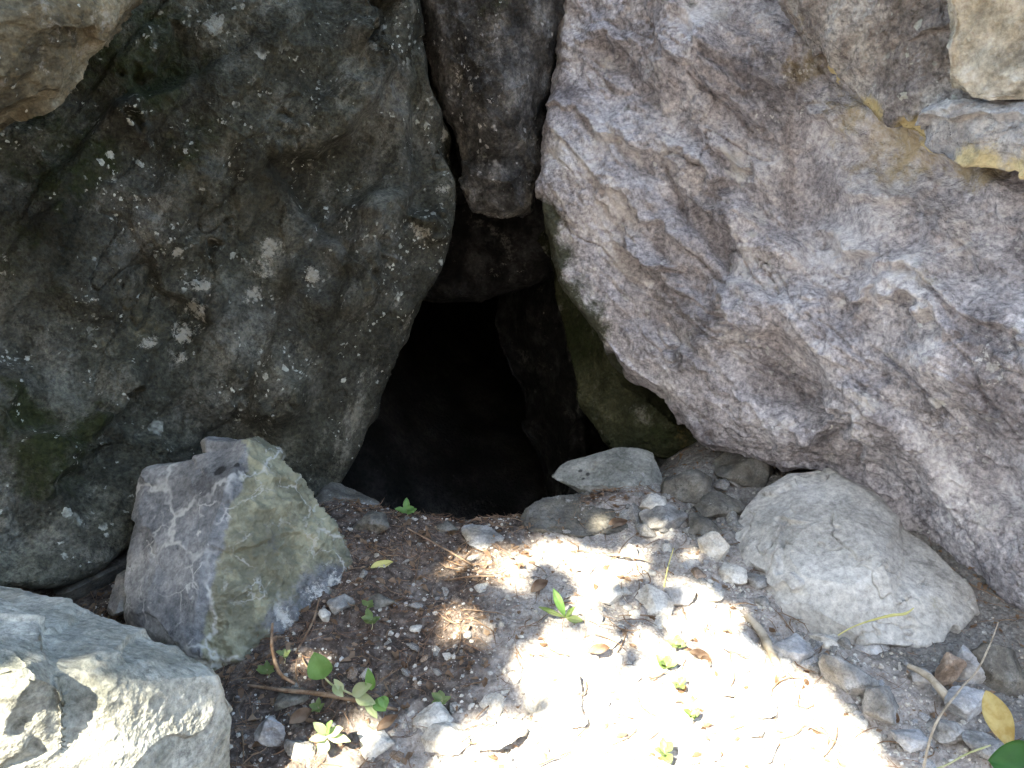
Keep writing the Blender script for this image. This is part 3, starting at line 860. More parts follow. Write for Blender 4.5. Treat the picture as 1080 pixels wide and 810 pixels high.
# --- foreground boulder (B)
B1 = [(-260, 600, 1.9), (0, 611, 1.85), (50, 617, 1.84), (105, 642, 1.8), (150, 650, 1.78), (200, 680, 1.72), (248, 706, 1.67), (243, 740, 1.66), (176, 730, 1.52), (130, 714, 1.46), (66, 692, 1.42), (0, 700, 1.36), (-260, 720, 1.25),
      (232, 815, 1.66), (165, 840, 1.52), (120, 900, 1.44), (0, 900, 1.36), (-260, 900, 1.3)]
B1 = Q(B1); B1 = np.concatenate([B1, drop(B1[[0, 3, 5, 13, 14, 15, 16, 17]], -.1)])
B2 = Q([(-200, 640, 1.5), (0, 626, 1.6), (40, 645, 1.55), (60, 690, 1.42), (58, 720, 1.36), (45, 765, 1.36), (0, 780, 1.33), (-200, 800, 1.3), (10, 700, 1.29), (0, 660, 1.8), (60, 740, 1.7), (-200, 700, 1.8)])
rock('boulder', [B1, B2], M['B_rock'], chip(.026, 5, .011, 14, .0015, 45, 120, extra=lambda v: .0035 * facets(v * 34, 1.2, .7, 125, 'min') + .016 * ledges(v, RT * -.5 + UP * .9, 8, 361, .5, .08)),
     'pale greenish boulder with a sunlit front face in the near left corner', 'boulder', rnd=.008,
     attrs=lambda v: dict(moss=blobs(v, 9, [(30, 740, 16, .9), (25, 762, 14, .7), (105, 735, 5, .5), (150, 665, 40, .45), (215, 665, 20, .6)]), stain=blobs(v, 9, [(60, 740, 14, .6), (150, 760, 40, .4)]),  # dark spots include the painted shade of a hollow in the near lump
                          pale=blobs(v, 9, [(20, 665, 26, .5), (170, 690, 20, .4), (205, 700, 20, .4), (130, 700, 10, .5)])))

# --- light grey boulder (C)
C1 = [(768, 576, 2.52), (778, 542, 2.6), (804, 512, 2.66), (830, 496, 2.66), (886, 492, 2.62), (920, 514, 2.54), (952, 545, 2.45), (956, 600, 2.3), (952, 650, 2.2), (940, 690, 2.12), (905, 668, 2.16), (850, 656, 2.22), (818, 650, 2.28), (798, 610, 2.4),
      (850, 590, 2.28), (925, 600, 2.2), (880, 556, 2.36), (840, 550, 2.46), (800, 540, 3.0), (900, 530, 3.0), (960, 620, 2.8), (830, 620, 2.9)]
C1 = Q(C1); C1 = np.concatenate([C1, drop(C1[[12, 11]], -.0)])
C2 = Q([(946, 552, 2.48), (980, 572, 2.42), (1020, 618, 2.32), (1032, 648, 2.26), (1022, 670, 2.22), (975, 684, 2.16), (942, 692, 2.13), (930, 640, 2.2), (965, 640, 2.17), (940, 600, 2.32), (960, 580, 2.9), (1010, 650, 2.8), (900, 660, 2.8)])
C3 = Q([(784, 548, 2.58), (790, 538, 2.6), (806, 540, 2.55), (812, 520, 2.6), (822, 514, 2.6), (830, 545, 2.5), (800, 580, 2.45), (800, 540, 2.8), (830, 520, 2.8), (840, 580, 2.6)])
rock('boulder', [C1, C2, C3], M['C_rock'], chip(.014, 4, .008, 13, .001, 45, 130, extra=lambda v: .0028 * facets(v * 34, 1.2, .7, 135, 'min') + .022 * ledges(v, RT * -.45 + UP * .85, 6, 351, .4, .06) + .012 * cracks(v, 7, .03, 521)),
     'light grey boulder with pale lilac patches under the violet overhang', 'boulder', rnd=.003, cseed=5, cuts=30, cdepth=(.003, .036),
     attrs=lambda v: dict(pale=blobs(v, 9, [(870, 600, 18, .8), (905, 585, 14, .7), (880, 545, 26, .35), (935, 640, 20, .4), (885, 640, 20, .4), (960, 590, 14, .4), (900, 530, 16, .5)]),
                          stain=blobs(v, 9, [(850, 620, 40, .3), (990, 640, 30, .4), (830, 530, 30, .25)])))

# --- flat rock resting at the back of the rubble (D) and neighbours that have their own outline
D1 = Q([(576, 503, 2.93), (598, 484, 2.97), (648, 470, 2.97), (688, 473, 2.95), (700, 495, 2.9), (712, 534, 2.84), (668, 526, 2.8), (640, 517, 2.82), (606, 514, 2.86), (660, 500, 2.83), (604, 490, 3.3), (690, 500, 3.25), (640, 478, 3.3), (640, 540, 2.9), (690, 545, 2.9)])
rock('rock', [D1], M['stone_grey_big'], chip(.014, 7, .008, 18, .002, 50, 140), 'flat-sided light grey rock half in shadow at the back of the cave threshold', 'rock', level=7, rnd=.006,
     attrs=lambda v: dict(moss=blobs(v, 9, [(612, 497, 3, 1.2), (620, 500, 3, 1.1), (606, 503, 3, 1.2), (615, 505, 3, 1.0)]), pale=blobs(v, 9, [(672, 500, 16, .6)]), stain=blobs(v, 9, [(630, 495, 30, .3)])))  # first mask draws small near-black spots on this rock
E1 = Q([(538, 548, 2.62), (552, 530, 2.66), (580, 516, 2.72), (625, 512, 2.76), (668, 520, 2.74), (684, 540, 2.66), (672, 556, 2.56), (620, 566, 2.5), (560, 562, 2.52), (600, 530, 2.6), (560, 540, 3.0), (660, 530, 3.0), (600, 600, 2.7), (540, 580, 2.7)])
rock('buried_rock', [E1], M['stone_dark'], chip(.016, 7, .008, 18, .004, 60, 145), 'dark soil-covered buried rock at the cave threshold under the flat-sided grey rock', 'rock', level=7, rnd=.02)
G1 = Q([(590, 668, 2.24), (620, 660, 2.26), (655, 672, 2.2), (680, 695, 2.12), (692, 720, 2.04), (660, 735, 1.99), (610, 720, 2.03), (580, 690, 2.14), (630, 690, 2.1), (650, 705, 2.06)])
G1 = np.concatenate([G1, drop(G1, -.05)]); G1[8:10, 2] += .012
rock('embedded_rock', [G1], M['stone_pale'], chip(.012, 9, .008, 20, .003, 60, 150), 'large pale rock set flush in the sunlit path', 'rock', level=7, rnd=.02)
K1 = Q([(50, 622, 2.42), (75, 598, 2.5), (140, 574, 2.6), (140, 590, 2.5), (100, 606, 2.42), (75, 622, 2.36), (60, 630, 2.36), (140, 580, 2.8), (60, 605, 2.7), (90, 640, 2.5), (140, 620, 2.6)])
rock('wedge_stone', [K1], M['stone_dark'], chip(.01, 9, .005, 20, .002, 60, 155), 'long dusty wedge of stone in the dark gap under the lichen-spotted face', 'stone', level=6, rnd=.004)
K2 = Q([(112, 640, 2.3), (122, 605, 2.38), (142, 598, 2.4), (140, 640, 2.28), (120, 650, 2.24), (130, 620, 2.3), (130, 600, 2.55), (140, 650, 2.5), (112, 650, 2.5)])
rock('wedge_stone', [K2], M['stone_grey'], chip(.008, 9, .005, 20, .002, 60, 158), 'small upright grey stone pressed against the blue side of the veined boulder', 'stone', level=6, rnd=.004)


# ------------------------------------------------------------------ stones
def stone_mesh(name, dims, mat, seed, level=6, rnd=.05, sharp=1.0, link=True):
    """broken stone with irregular faces; dims are its full sizes in metres"""
    r = np.random.default_rng(seed)
    n = 13
    pts = r.normal(size=(n, 3)); pts /= np.linalg.norm(pts, axis=1)[:, None]
    pts *= r.uniform(.72, 1.0, (n, 1))
    d = np.array(dims) / 2
    ext = (pts.max(0) - pts.min(0)) / 2
    pts = (pts - (pts.max(0) + pts.min(0)) / 2) / ext * d
    v, f = star_rock([pts], level, rnd * min(dims) * .5, cuts=9, cdepth=(.02, .12), cseed=seed)
    s = float(np.mean(dims))
    nn = mesh_normals(v, f)
    q = v / s
    v = v + nn * (s * sharp * (.07 * facets(q * 3.2 + seed, .9, .9, seed % 50, 'min') + .02 * facets(q * 9 + seed, .9, .9, seed % 47, 'min') + .008 * fbm(q * 14 + seed, 4, .6, seed % 40)))[:, None]
    return mesh_np(name, v, f, mat, link=link)


def stone(px, py, w, h, mat, label, seed, deep=.8, tilt=0, name='stone', group=None, level=6, sink=.36, sharp=1.0, yaw=0, up=0.0):
    """a stone whose base is seen at (px, py) and that measures w x h pixels in the photograph"""
    q, d = on_ground(px, py)
    k = d / FPX
    W = w * k; H = h * k * .95
    D = W * deep
    o = stone_mesh(name, (W, D, H), M[mat], seed, level, sharp=sharp)
    o.location = (q[0], q[1] + D * .35, gh(q[0], q[1] + D * .3) + H * (.5 - sink) + up)
    o.rotation_euler = (0, math.radians(tilt), math.radians(yaw))
    return tag(o, label, 'stone', group)


ST = [
    # px, py(base), w, h, material, label, deep, tilt
    (752, 590, 34, 44, 'stone_pale', 'upright pointed pale stone standing left of the light grey boulder', .8, 8),
    (776, 618, 34, 22, 'stone_pale', 'rounded pale stone touching the left foot of the light grey boulder', .9, 5),
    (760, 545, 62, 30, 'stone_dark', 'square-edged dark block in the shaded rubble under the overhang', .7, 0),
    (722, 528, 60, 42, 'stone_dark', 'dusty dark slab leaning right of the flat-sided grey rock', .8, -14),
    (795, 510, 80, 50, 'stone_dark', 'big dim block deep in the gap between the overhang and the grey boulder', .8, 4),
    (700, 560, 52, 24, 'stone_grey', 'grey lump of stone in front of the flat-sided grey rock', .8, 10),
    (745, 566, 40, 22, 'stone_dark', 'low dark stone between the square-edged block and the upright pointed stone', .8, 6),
    (690, 546, 30, 26, 'stone_pale', 'knobbly stone catching light beside the buried rock', .9, 0),
    (505, 578, 56, 20, 'stone_grey', 'low grey stone on the dark crest of the threshold with a sunlit left end', .8, 4),
    (357, 650, 30, 24, 'stone_grey', 'split light grey stone lying right of the crumbly boulder face', .8, 5),
    (342, 656, 18, 14, 'stone_pale', 'small chipped stone against the split light grey stone', .9, -5),
    (282, 790, 42, 52, 'stone_blue', 'upright blue grey stone right of the foreground boulder', .6, 16),
    (315, 800, 36, 26, 'stone_grey', 'flat grey stone leaning on the blue grey one in the corner below the seedling', .8, -8),
    (306, 748, 40, 22, 'stone_dark', 'mossy dusty stone under the brown twig below the seedling', .8, 0),
    (655, 604, 30, 16, 'stone_pale', 'bright oval stone at the far edge of the sunlit patch', .8, 0),
    (690, 650, 44, 34, 'stone_pale', 'sunlit blocky white stone above the flush pale rock', .8, 8),
    (640, 640, 36, 20, 'stone_pale', 'sunlit flat white stone left of the blocky one', .8, -6),
    (665, 590, 20, 22, 'stone_grey', 'small grey tooth of stone at the edge of the sun', .8, 12),
    (720, 640, 34, 24, 'stone_blue', 'bluish stone half lit right of the blocky white stone', .8, -10),
    (738, 612, 18, 16, 'stone_brown', 'small orange brown stone on grey grit', .9, 0),
    (790, 700, 56, 36, 'stone_blue', 'bluish stone left of the weathered stick', .7, 4),
    (895, 730, 70, 46, 'stone_grey', 'long smooth grey stone lying below the light grey boulder', .6, 12),
    (940, 762, 56, 40, 'stone_grey', 'second smooth grey stone just downhill of the long one', .7, 14),
    (925, 690, 44, 20, 'stone_blue', 'pale lilac slab wedged under the chin of the light grey boulder', .8, -8),
    (873, 684, 34, 24, 'stone_pale', 'broken pale stone under the yellow straw', .8, 10),
    (893, 686, 18, 22, 'stone_grey', 'narrow grey stone beside the broken pale stone', .8, 0),
    (973, 722, 22, 24, 'stone_blue', 'small bluish pebble lodged above the brown branch', .8, 0),
    (1000, 726, 34, 62, 'stone_brown', 'tall brown stone in the dark crack below the overhang', .6, 10),
    (1022, 718, 36, 60, 'stone_blue', 'tall blue shard leaning beside the brown stone', .5, -12),
    (1062, 738, 90, 84, 'stone_dark', 'large greenish dark rock at the right edge behind the yellow leaf', .8, 0),
    (1020, 762, 50, 40, 'stone_blue', 'bluish cracked stone left of the yellow leaf', .8, 8),
    (1000, 788, 44, 36, 'stone_grey', 'grey cracked stone crossed by the thin twig', .8, -6),
    (1046, 812, 60, 34, 'stone_grey', 'grey stone under the dark green leaf at the right corner', .8, 4),
    (965, 795, 44, 22, 'stone_blue', 'flat bluish stone where sun and shade meet at lower right', .8, 0),
    (840, 700, 44, 26, 'stone_blue', 'bluish broken stone right of the weathered stick', .8, 0),
    (800, 622, 26, 14, 'stone_grey', 'grey stone half sunk in grit at the foot of the light grey boulder', .8, 0),
    (808, 640, 22, 14, 'stone_grey', 'angular grey chip above the weathered stick', .8, 10),
    (530, 800, 60, 34, 'stone_pale', 'sunlit white stone at the bottom edge below the litter', .8, 0),
    (470, 795, 60, 34, 'stone_pale', 'pale shaded stone at the bottom edge left of the sunlit white stone', .8, 0),
    (455, 770, 50, 28, 'stone_pale', 'flat pale stone in broken shade right of the lower seedling', .8, 0),
    (395, 800, 44, 26, 'stone_pale', 'pale stone under the lower seedling', .8, 0),
    (590, 762, 60, 24, 'stone_pale', 'wide low white stone in full sun below the flush rock', .8, 0),
    (745, 740, 50, 24, 'stone_pale', 'low sunlit stone right of the green sprouts', .8, 0),
    (805, 760, 60, 24, 'stone_pale', 'washed-out pale stone in full sun below the weathered stick', .8, 0),
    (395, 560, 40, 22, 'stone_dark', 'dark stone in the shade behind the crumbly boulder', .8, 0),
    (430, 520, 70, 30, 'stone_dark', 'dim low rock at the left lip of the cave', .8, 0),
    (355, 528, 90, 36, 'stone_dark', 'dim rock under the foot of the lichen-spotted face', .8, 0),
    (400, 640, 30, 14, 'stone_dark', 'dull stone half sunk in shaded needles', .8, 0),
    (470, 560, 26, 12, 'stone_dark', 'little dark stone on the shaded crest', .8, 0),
    (438, 668, 14, 9, 'stone_pale', 'tiny bright chip alone in the shaded litter', .9, 0),
]
for i, (px, py, w, h, m, lab, dp, tl) in enumerate(ST):
    stone(px, py, w, h, m, lab, 200 + i, dp, tl, yaw=random.uniform(-25, 25))

# scattered small stones: prototypes copied one by one
protos = []
for k in range(14):
    mt = ['stone_pale', 'stone_pale', 'stone_grey', 'stone_blue', 'stone_brown', 'stone_pale', 'stone_grey'][k % 7]
    o = stone_mesh('small_stone', (1, random.uniform(.65, .95), random.uniform(.45, .75)), M[mt], 400 + k, level=5, link=False)
    protos.append(o.data)


def scatter(n, poly, lo, hi, picks, label, group, seed):
    r = random.Random(seed); done = 0
    xs = [a for a, b in poly]; ys = [b for a, b in poly]
    while done < n:
        px = r.uniform(min(xs), max(xs)); py = r.uniform(min(ys), max(ys))
        if not inside(px, py, poly): continue
        q, d = on_ground(px, py)
        w = lo * (hi / lo) ** (r.random() ** 1.6) * d / FPX
        o = bpy.data.objects.new('small_stone', protos[r.choice(picks)])
        COL.objects.link(o)
        o.location = (q[0], q[1], q[2] + w * .04)
        o.scale = (w, w * r.uniform(.8, 1.1), w * r.uniform(.75, 1.05))
        o.rotation_euler = (r.uniform(-.4, .4), r.uniform(-.4, .4), r.uniform(0, 6.28))
        tag(o, label, 'stone', group); done += 1


def inside(x, y, poly):
    c = False; n = len(poly); j = n - 1
    for i in range(n):
        xi, yi = poly[i]; xj, yj = poly[j]
        if (yi > y) != (yj > y) and x < (xj - xi) * (y - yi) / (yj - yi) + xi: c = not c
        j = i
    return c


scatter(150, [(560, 575), (700, 575), (760, 620), (830, 690), (960, 800), (560, 815), (500, 740), (600, 660)], 9, 34, [0, 1, 5, 7, 8, 3, 12], 'one of the small pale stones scattered over the sunlit path', 'small stones on the sunlit path', 1)
scatter(75, [(700, 560), (770, 575), (800, 640), (900, 690), (960, 730), (1010, 800), (980, 815), (880, 735), (800, 680), (740, 625)], 7, 26, [2, 6, 3, 9, 13, 10], 'one of the small grey stones in shaded grit below the light grey boulder', 'small stones in the shaded grit', 2)
scatter(45, [(660, 505), (780, 500), (790, 560), (700, 570), (660, 555)], 10, 30, [2, 6, 9, 13], 'one of the dim small stones in rubble under the overhang', 'dim small stones under the overhang', 3)
scatter(85, [(250, 720), (370, 600), (420, 540), (560, 570), (520, 700), (440, 800), (250, 812)], 6, 20, [2, 6, 9, 4, 11, 0], 'one of the small stones among the shaded needles', 'small stones among the shaded needles', 4)


# ------------------------------------------------------------------ litter, grit and needles that nobody could count
def gz(x, y): return ground_h(x, y)


def density_pts(n, seed, fn):
    r = np.random.default_rng(seed)
    x = r.uniform(-1.3, 1.5, n * 6); y = r.uniform(1.15, 2.75, n * 6)
    k = r.random(n * 6) < fn(x, y)
    return x[k][:n], y[k][:n]


v0, f0 = ico(2)


def make_grit(n, seed, lo, hi, mat, name, fn):
    x, y = density_pts(n, seed, fn)
    n = len(x); z = gz(x, y)
    r = np.random.default_rng(seed + 1)
    s = lo * (hi / lo) ** (r.random(n) ** 2.2)
    V = v0[None] * (1 + r.uniform(-.35, .25, (n, len(v0), 1)))
    V = V * s[:, None, None] * .5 * r.uniform(.6, 1.15, (n, 1, 3)) * np.array([1, 1, .8])
    V = V + np.stack([x, y, z + s * .12], 1)[:, None, :]
    F = f0[None] + (np.arange(n) * len(v0))[:, None, None]
    return tag(mesh_np(name, V.reshape(-1, 3), F.reshape(-1, 3), mat, smooth=False), kind='stuff')


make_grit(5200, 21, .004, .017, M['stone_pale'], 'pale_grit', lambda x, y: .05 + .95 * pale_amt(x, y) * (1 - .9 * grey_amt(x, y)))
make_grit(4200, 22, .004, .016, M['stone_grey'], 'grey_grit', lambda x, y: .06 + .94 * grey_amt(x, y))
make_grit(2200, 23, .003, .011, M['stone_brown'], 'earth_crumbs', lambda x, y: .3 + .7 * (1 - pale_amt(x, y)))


def strips(name, n, seed, lo, hi, wid, mat, fn, curve=.25, lift=.006):
    x, y = density_pts(n, seed, fn)
    n = len(x); r = np.random.default_rng(seed + 5)
    L = r.uniform(lo, hi, n); a = r.uniform(0, 2 * np.pi, n); cv = r.normal(0, curve, n)
    k = 5; t = np.linspace(-.5, .5, k)
    ang = a[:, None] + cv[:, None] * t[None] * 2
    X = x[:, None] + np.cos(ang) * L[:, None] * t; Y = y[:, None] + np.sin(ang) * L[:, None] * t
    G = gz(X.ravel(), Y.ravel()).reshape(X.shape)
    tilt = r.normal(0, .12, n)[:, None]
    Z = np.maximum(G.mean(1)[:, None] + tilt * L[:, None] * t, G) + lift * r.uniform(.3, 1.6, n)[:, None]
    w = wid * r.uniform(.7, 1.4, n)[:, None] * (1 - .6 * np.abs(t * 2)[None] ** 3)
    nx, ny = -np.sin(ang), np.cos(ang)
    A = np.stack([X + nx * w, Y + ny * w, Z], 2); B = np.stack([X - nx * w, Y - ny * w, Z], 2); C_ = np.stack([X, Y, Z + w * 1.6], 2)
    V = np.stack([A, B, C_], 2).reshape(n, k * 3, 3)
    fs = []
    for i in range(k - 1):
        for q in range(3):
            fs.append([i * 3 + q, i * 3 + (q + 1) % 3, (i + 1) * 3 + (q + 1) % 3, (i + 1) * 3 + q])
    F = np.array(fs)[None] + (np.arange(n) * k * 3)[:, None, None]
    return tag(mesh_np(name, V.reshape(-1, 3), F.reshape(-1, 4), mat), kind='stuff')


dark_fn = lambda x, y: .10 + .9 * (1 - pale_amt(x, y)) * (1 - .9 * grey_amt(x, y))
strips('pine_needles', 2300, 31, .03, .09, .0007, M['needle'], dark_fn)
strips('small_twigs', 420, 33, .04, .14, .0016, M['twig'], lambda x, y: .25 + .5 * (1 - grey_amt(x, y)), .35, .008)


def leaf_bits(name, n, seed, lo, hi, mat, fn):
    x, y = density_pts(n, seed, fn)
    n = len(x); r = np.random.default_rng(seed + 5)
    u, v = np.meshgrid(np.linspace(-1, 1, 5), np.linspace(-1, 1, 4), indexing='ij')
    half = np.sqrt(np.clip(1.02 - u ** 2, .02, 1)) * .55
    L = r.uniform(lo, hi, n)[:, None] * .5
    U = np.broadcast_to(u.ravel(), (n, 20)); Vv = np.broadcast_to((v * half).ravel(), (n, 20))
    Vv = Vv * (1 + r.uniform(-.35, .35, (n, 20)))
    cu = r.normal(.0, .5, n)[:, None]; cvv = r.normal(.3, .5, n)[:, None]
    lx = U * L; ly = Vv * L; lz = (cu * (U ** 2 - .4) + cvv * (Vv ** 2 * 2) + r.normal(0, .06, (n, 20))) * L
    a = r.uniform(0, 6.28, n)[:, None]; tl = r.normal(0, .3, n)[:, None]
    X = x[:, None] + np.cos(a) * lx - np.sin(a) * ly; Y = y[:, None] + np.sin(a) * lx + np.cos(a) * ly
    Z = gz(x, y)[:, None] + .004 + lz + tl * lx
    Z = np.maximum(Z, gz(X.ravel(), Y.ravel()).reshape(X.shape) + .0015)
    V = np.stack([X, Y, Z], 2)
    F = grid_faces(5, 4)[None] + (np.arange(n) * 20)[:, None, None]
    o = tag(mesh_np(name, V.reshape(-1, 3), F.reshape(-1, 4), mat), kind='stuff')
    return o


leaf_bits('leaf_litter', 1700, 41, .006, .030, M['litter'], lambda x, y: .6 - .42 * pale_amt(x, y))


# ------------------------------------------------------------------ sticks
def tube(name, pts, rad, mat, seed=0, seg=60, ring=10, link=True, parent=None, rough=.12):
    pts = np.array(pts, float); rad = np.broadcast_to(np.array(rad, float), (len(pts),)) if np.ndim(rad) else np.full(len(pts), float(rad))
    ts = np.linspace(0, len(pts) - 1, seg)
    c = catmull(pts, ts); R = np.interp(ts, np.arange(len(pts)), rad)
    T = np.gradient(c, axis=0); T /= np.linalg.norm(T, axis=1)[:, None] + 1e-9
    ref = np.array([.3, .2, 1.0]); A = np.cross(T, ref); A /= np.linalg.norm(A, axis=1)[:, None] + 1e-9; B = np.cross(T, A)
    a = np.linspace(0, 2 * math.pi, ring, endpoint=False)
    V = c[:, None] + (A[:, None] * np.cos(a)[None, :, None] + B[:, None] * np.sin(a)[None, :, None]) * R[:, None, None]
    V = V.reshape(-1, 3)
    dirn = V - np.repeat(c, ring, 0)
    sc = rough * fbm(V / max(R.mean() * 6, 1e-4), 3, .6, seed)
    V = V + dirn * sc[:, None]
    F = []
    for i in range(seg - 1):
        for k in range(ring):
            F.append([i * ring + k, i * ring + (k + 1) % ring, (i + 1) * ring + (k + 1) % ring, (i + 1) * ring + k])
    for base in (0, (seg - 1) * ring):
        V = np.concatenate([V, [c[0] if base == 0 else c[-1]]])
        for k in range(ring): F.append([base + k, base + (k + 1) % ring, len(V) - 1, len(V) - 1])
    F = np.array(F)
    quads = F[F[:, 2] != F[:, 3]]; tris = F[F[:, 2] == F[:, 3]][:, :3]
    me = bpy.data.meshes.new(name); me.from_pydata(V.tolist(), [], quads.tolist() + tris.tolist())
    me.polygons.foreach_set('use_smooth', [True] * len(me.polygons)); me.materials.append(mat)
    o = bpy.data.objects.new(name, me); COL.objects.link(o)
    if parent: o.parent = parent
    return o


def gpt(px, py, up=0.0):
    q, d = on_ground(px, py); return q + np.array([0, 0, up])


def grounded(o):
    me = o.data; c = np.mean([v.co[:] for v in me.vertices], 0)
    me.transform(Matrix.Translation(-Vector(c))); o.location = c
    return o


tag(grounded(tube('stick', [gpt(786, 652, .012), gpt(800, 668, .014), gpt(812, 690, .014), gpt(824, 716, .008)], [.009, .012, .013, .012], M['grey_wood'], 1)), 'weathered pale stick lying on grit left of the long smooth grey stone', 'stick')
tag(grounded(tube('stick', [gpt(955, 712, .03), gpt(975, 724, .035), gpt(990, 738, .03), gpt(1006, 752, .012)], [.006, .009, .011, .012], M['grey_wood'], 2)), 'brown broken branch among the shaded stones near the right edge', 'stick')
tw = P([970, 985, 1012, 1030, 1044, 1053], [830, 768, 728, 708, 680, 656], [1.72, 1.76, 1.80, 1.83, 1.86, 1.88])
tag(grounded(tube('twig', tw, [.003, .0028, .0024, .0022, .0018, .001], M['grey_wood'], 3, rough=.2)), 'thin bare twig rising from the stones at lower right towards the overhang', 'twig')
tag(grounded(tube('twig', P([985, 1000, 1020, 1045], [812, 806, 795, 786], [1.70, 1.70, 1.70, 1.69]), .002, M['stem'], 4, rough=.2)), 'short pale twig lying left of the dark green leaf', 'twig')
tag(grounded(tube('straw', P([884, 900, 920, 940, 955, 964], [670, 661, 654, 649, 647, 641], [2.14, 2.12, 2.09, 2.07, 2.07, 2.07]), [.0015, .002, .0025, .004, .0035, .001], M['straw'], 5, rough=.2)), 'yellow straw resting on the front of the light grey boulder', 'straw')
br = [gpt(262, 726, .01), gpt(300, 738, .03), gpt(340, 742, .03), gpt(380, 748, .025), gpt(420, 752, .01)]
tag(grounded(tube('twig', br, [.003, .005, .006, .005, .004], M['twig'], 6)), 'brown twig lying across the ground beneath the seedling', 'twig')
tag(grounded(tube('root', [gpt(292, 690, .10), gpt(290, 705, .07), gpt(296, 722, .04), gpt(312, 728, .02)], [.003, .0045, .005, .004], M['twig'], 7)), 'reddish bent root end standing up left of the seedling', 'root')
tag(grounded(tube('twig', [gpt(312, 690, .004), gpt(330, 660, .012), gpt(338, 640, .03)], [.003, .003, .002], M['twig'], 8)), 'reddish twig leaning beside the crumbly boulder face', 'twig')
tag(grounded(tube('twig', [gpt(430, 560, .01), gpt(470, 585, .02), gpt(500, 600, .01)], [.002, .003, .002], M['twig'], 9)), 'dark twig on the shaded crest near the leafy sprig', 'twig')
tag(grounded(tube('twig', [gpt(640, 588, .012), gpt(672, 594, .02), gpt(686, 597, .012)], [.002, .004, .003], M['grey_wood'], 10)), 'short brown stick at the far edge of the sunlit patch', 'twig')
tag(grounded(tube('twig', [gpt(700, 620, .0), gpt(704, 606, .03), gpt(709, 596, .06)], [.002, .002, .001], M['straw'], 11)), 'dry straw standing up behind the blocky white stone', 'twig')
tag(grounded(tube('twig', [gpt(468, 615, .01), gpt(500, 612, .014), gpt(522, 611, .01)], [.002, .003, .002], M['twig'], 12)), 'reddish needle-thin twig in the first dapples of sun', 'twig')
tag(grounded(tube('twig', [gpt(848, 768, .01), gpt(838, 778, .012), gpt(822, 782, .008)], .002, M['twig'], 13)), 'short dark twig lying alone in full sun at lower right', 'twig')


# ------------------------------------------------------------------ plants and leaves
def leaf_mesh(name, base, tip, width, normal, mat, curl=.15, cup=.2, parent=None, power=1.0, teeth=0.0, seed=0, thick=.0006):
    base = np.array(base, float); tip = np.array(tip, float)
    T = tip - base; L = np.linalg.norm(T); T /= L
    Nn = np.array(normal, float); Nn -= (Nn @ T) * T; Nn /= np.linalg.norm(Nn); S = np.cross(T, Nn)
    nu, nv = 25, 11
    u = np.linspace(0, 1, nu); v = np.linspace(-1, 1, nv)
    prof = np.sin(math.pi * u ** power) ** .75 * (1 - .15 * u)
    prof[0] = .03; prof[-1] = .02
    U, Vv = np.meshgrid(u, v, indexing='ij')
    w = prof[:, None] * width / 2 * (1 + teeth * np.sin(U * 60 + seed) * np.abs(Vv))
    r = np.random.default_rng(seed)
    wav = .05 * np.sin(U * 9 + Vv * 3 + seed) * np.abs(Vv)
    z = L * (curl * (.25 - (U - .5) ** 2) + wav * .6) + cup * np.abs(Vv) ** 1.5 * w - .03 * width * np.exp(-(Vv / .12) ** 2)
    G = base + T * (U[..., None] * L) + S * (Vv * w)[..., None] + Nn * z[..., None]
    up = G.reshape(-1, 3); dn = (G - Nn * thick).reshape(-1, 3)
    f = grid_faces(nu, nv)
    n = len(up)
    bd = list(range(nv)) + [i * nv + nv - 1 for i in range(1, nu)] + [(nu - 1) * nv + k for k in range(nv - 2, -1, -1)] + [i * nv for i in range(nu - 2, 0, -1)]
    side = np.array([[bd[i], bd[(i + 1) % len(bd)], bd[(i + 1) % len(bd)] + n, bd[i] + n] for i in range(len(bd))])
    return mesh_np(name, np.concatenate([up, dn]), np.concatenate([f, f[:, ::-1] + n, side]), mat, parent=parent)


def plant(name, loc, label, cat='plant'):
    e = bpy.data.objects.new(name, None); COL.objects.link(e); e.location = loc
    e.empty_display_size = .02
    return tag(e, label, cat)


def add_part(root, o):
    o.parent = root
    o.matrix_parent_inverse = Matrix.Translation(-Vector(root.location))
    return o


def at_px(px, py, d): return P(float(px), float(py), float(d))


TOCAM = -FW
# main seedling
g = gpt(398, 742); e = plant('seedling', g, 'leafy seedling with one large round green leaf leaning over the shaded litter')
dd = 1.93
add_part(e, tube('stem', [g, at_px(385, 738, 1.95), at_px(362, 728, dd), at_px(350, 722, dd), at_px(340, 712, 1.92)], [.003, .003, .0025, .0022, .002], M['stem']))
for (b, t, w, m, s) in [((341, 716), (331, 688), 28, 'green_leaf', 1), ((392, 728), (388, 704), 11, 'green_leaf', 2), ((396, 738), (407, 750), 16, 'green_leaf', 3), ((403, 734), (407, 748), 12, 'green_leaf', 9),
                        ((352, 722), (362, 735), 11, 'pale_leaf', 4), ((372, 732), (392, 722), 16, 'pale_leaf', 5), ((375, 735), (396, 742), 14, 'pale_leaf', 6), ((362, 728), (352, 716), 8, 'pale_leaf', 7), ((385, 738), (398, 758), 10, 'pale_leaf', 8)]:
    add_part(e, leaf_mesh('leaf', at_px(*b, 1.92), at_px(*t, 1.90), w * 1.92 / FPX, TOCAM + np.array([.2 * math.sin(s), 0, .7]), M[m], seed=s, cup=.25, power=.85))
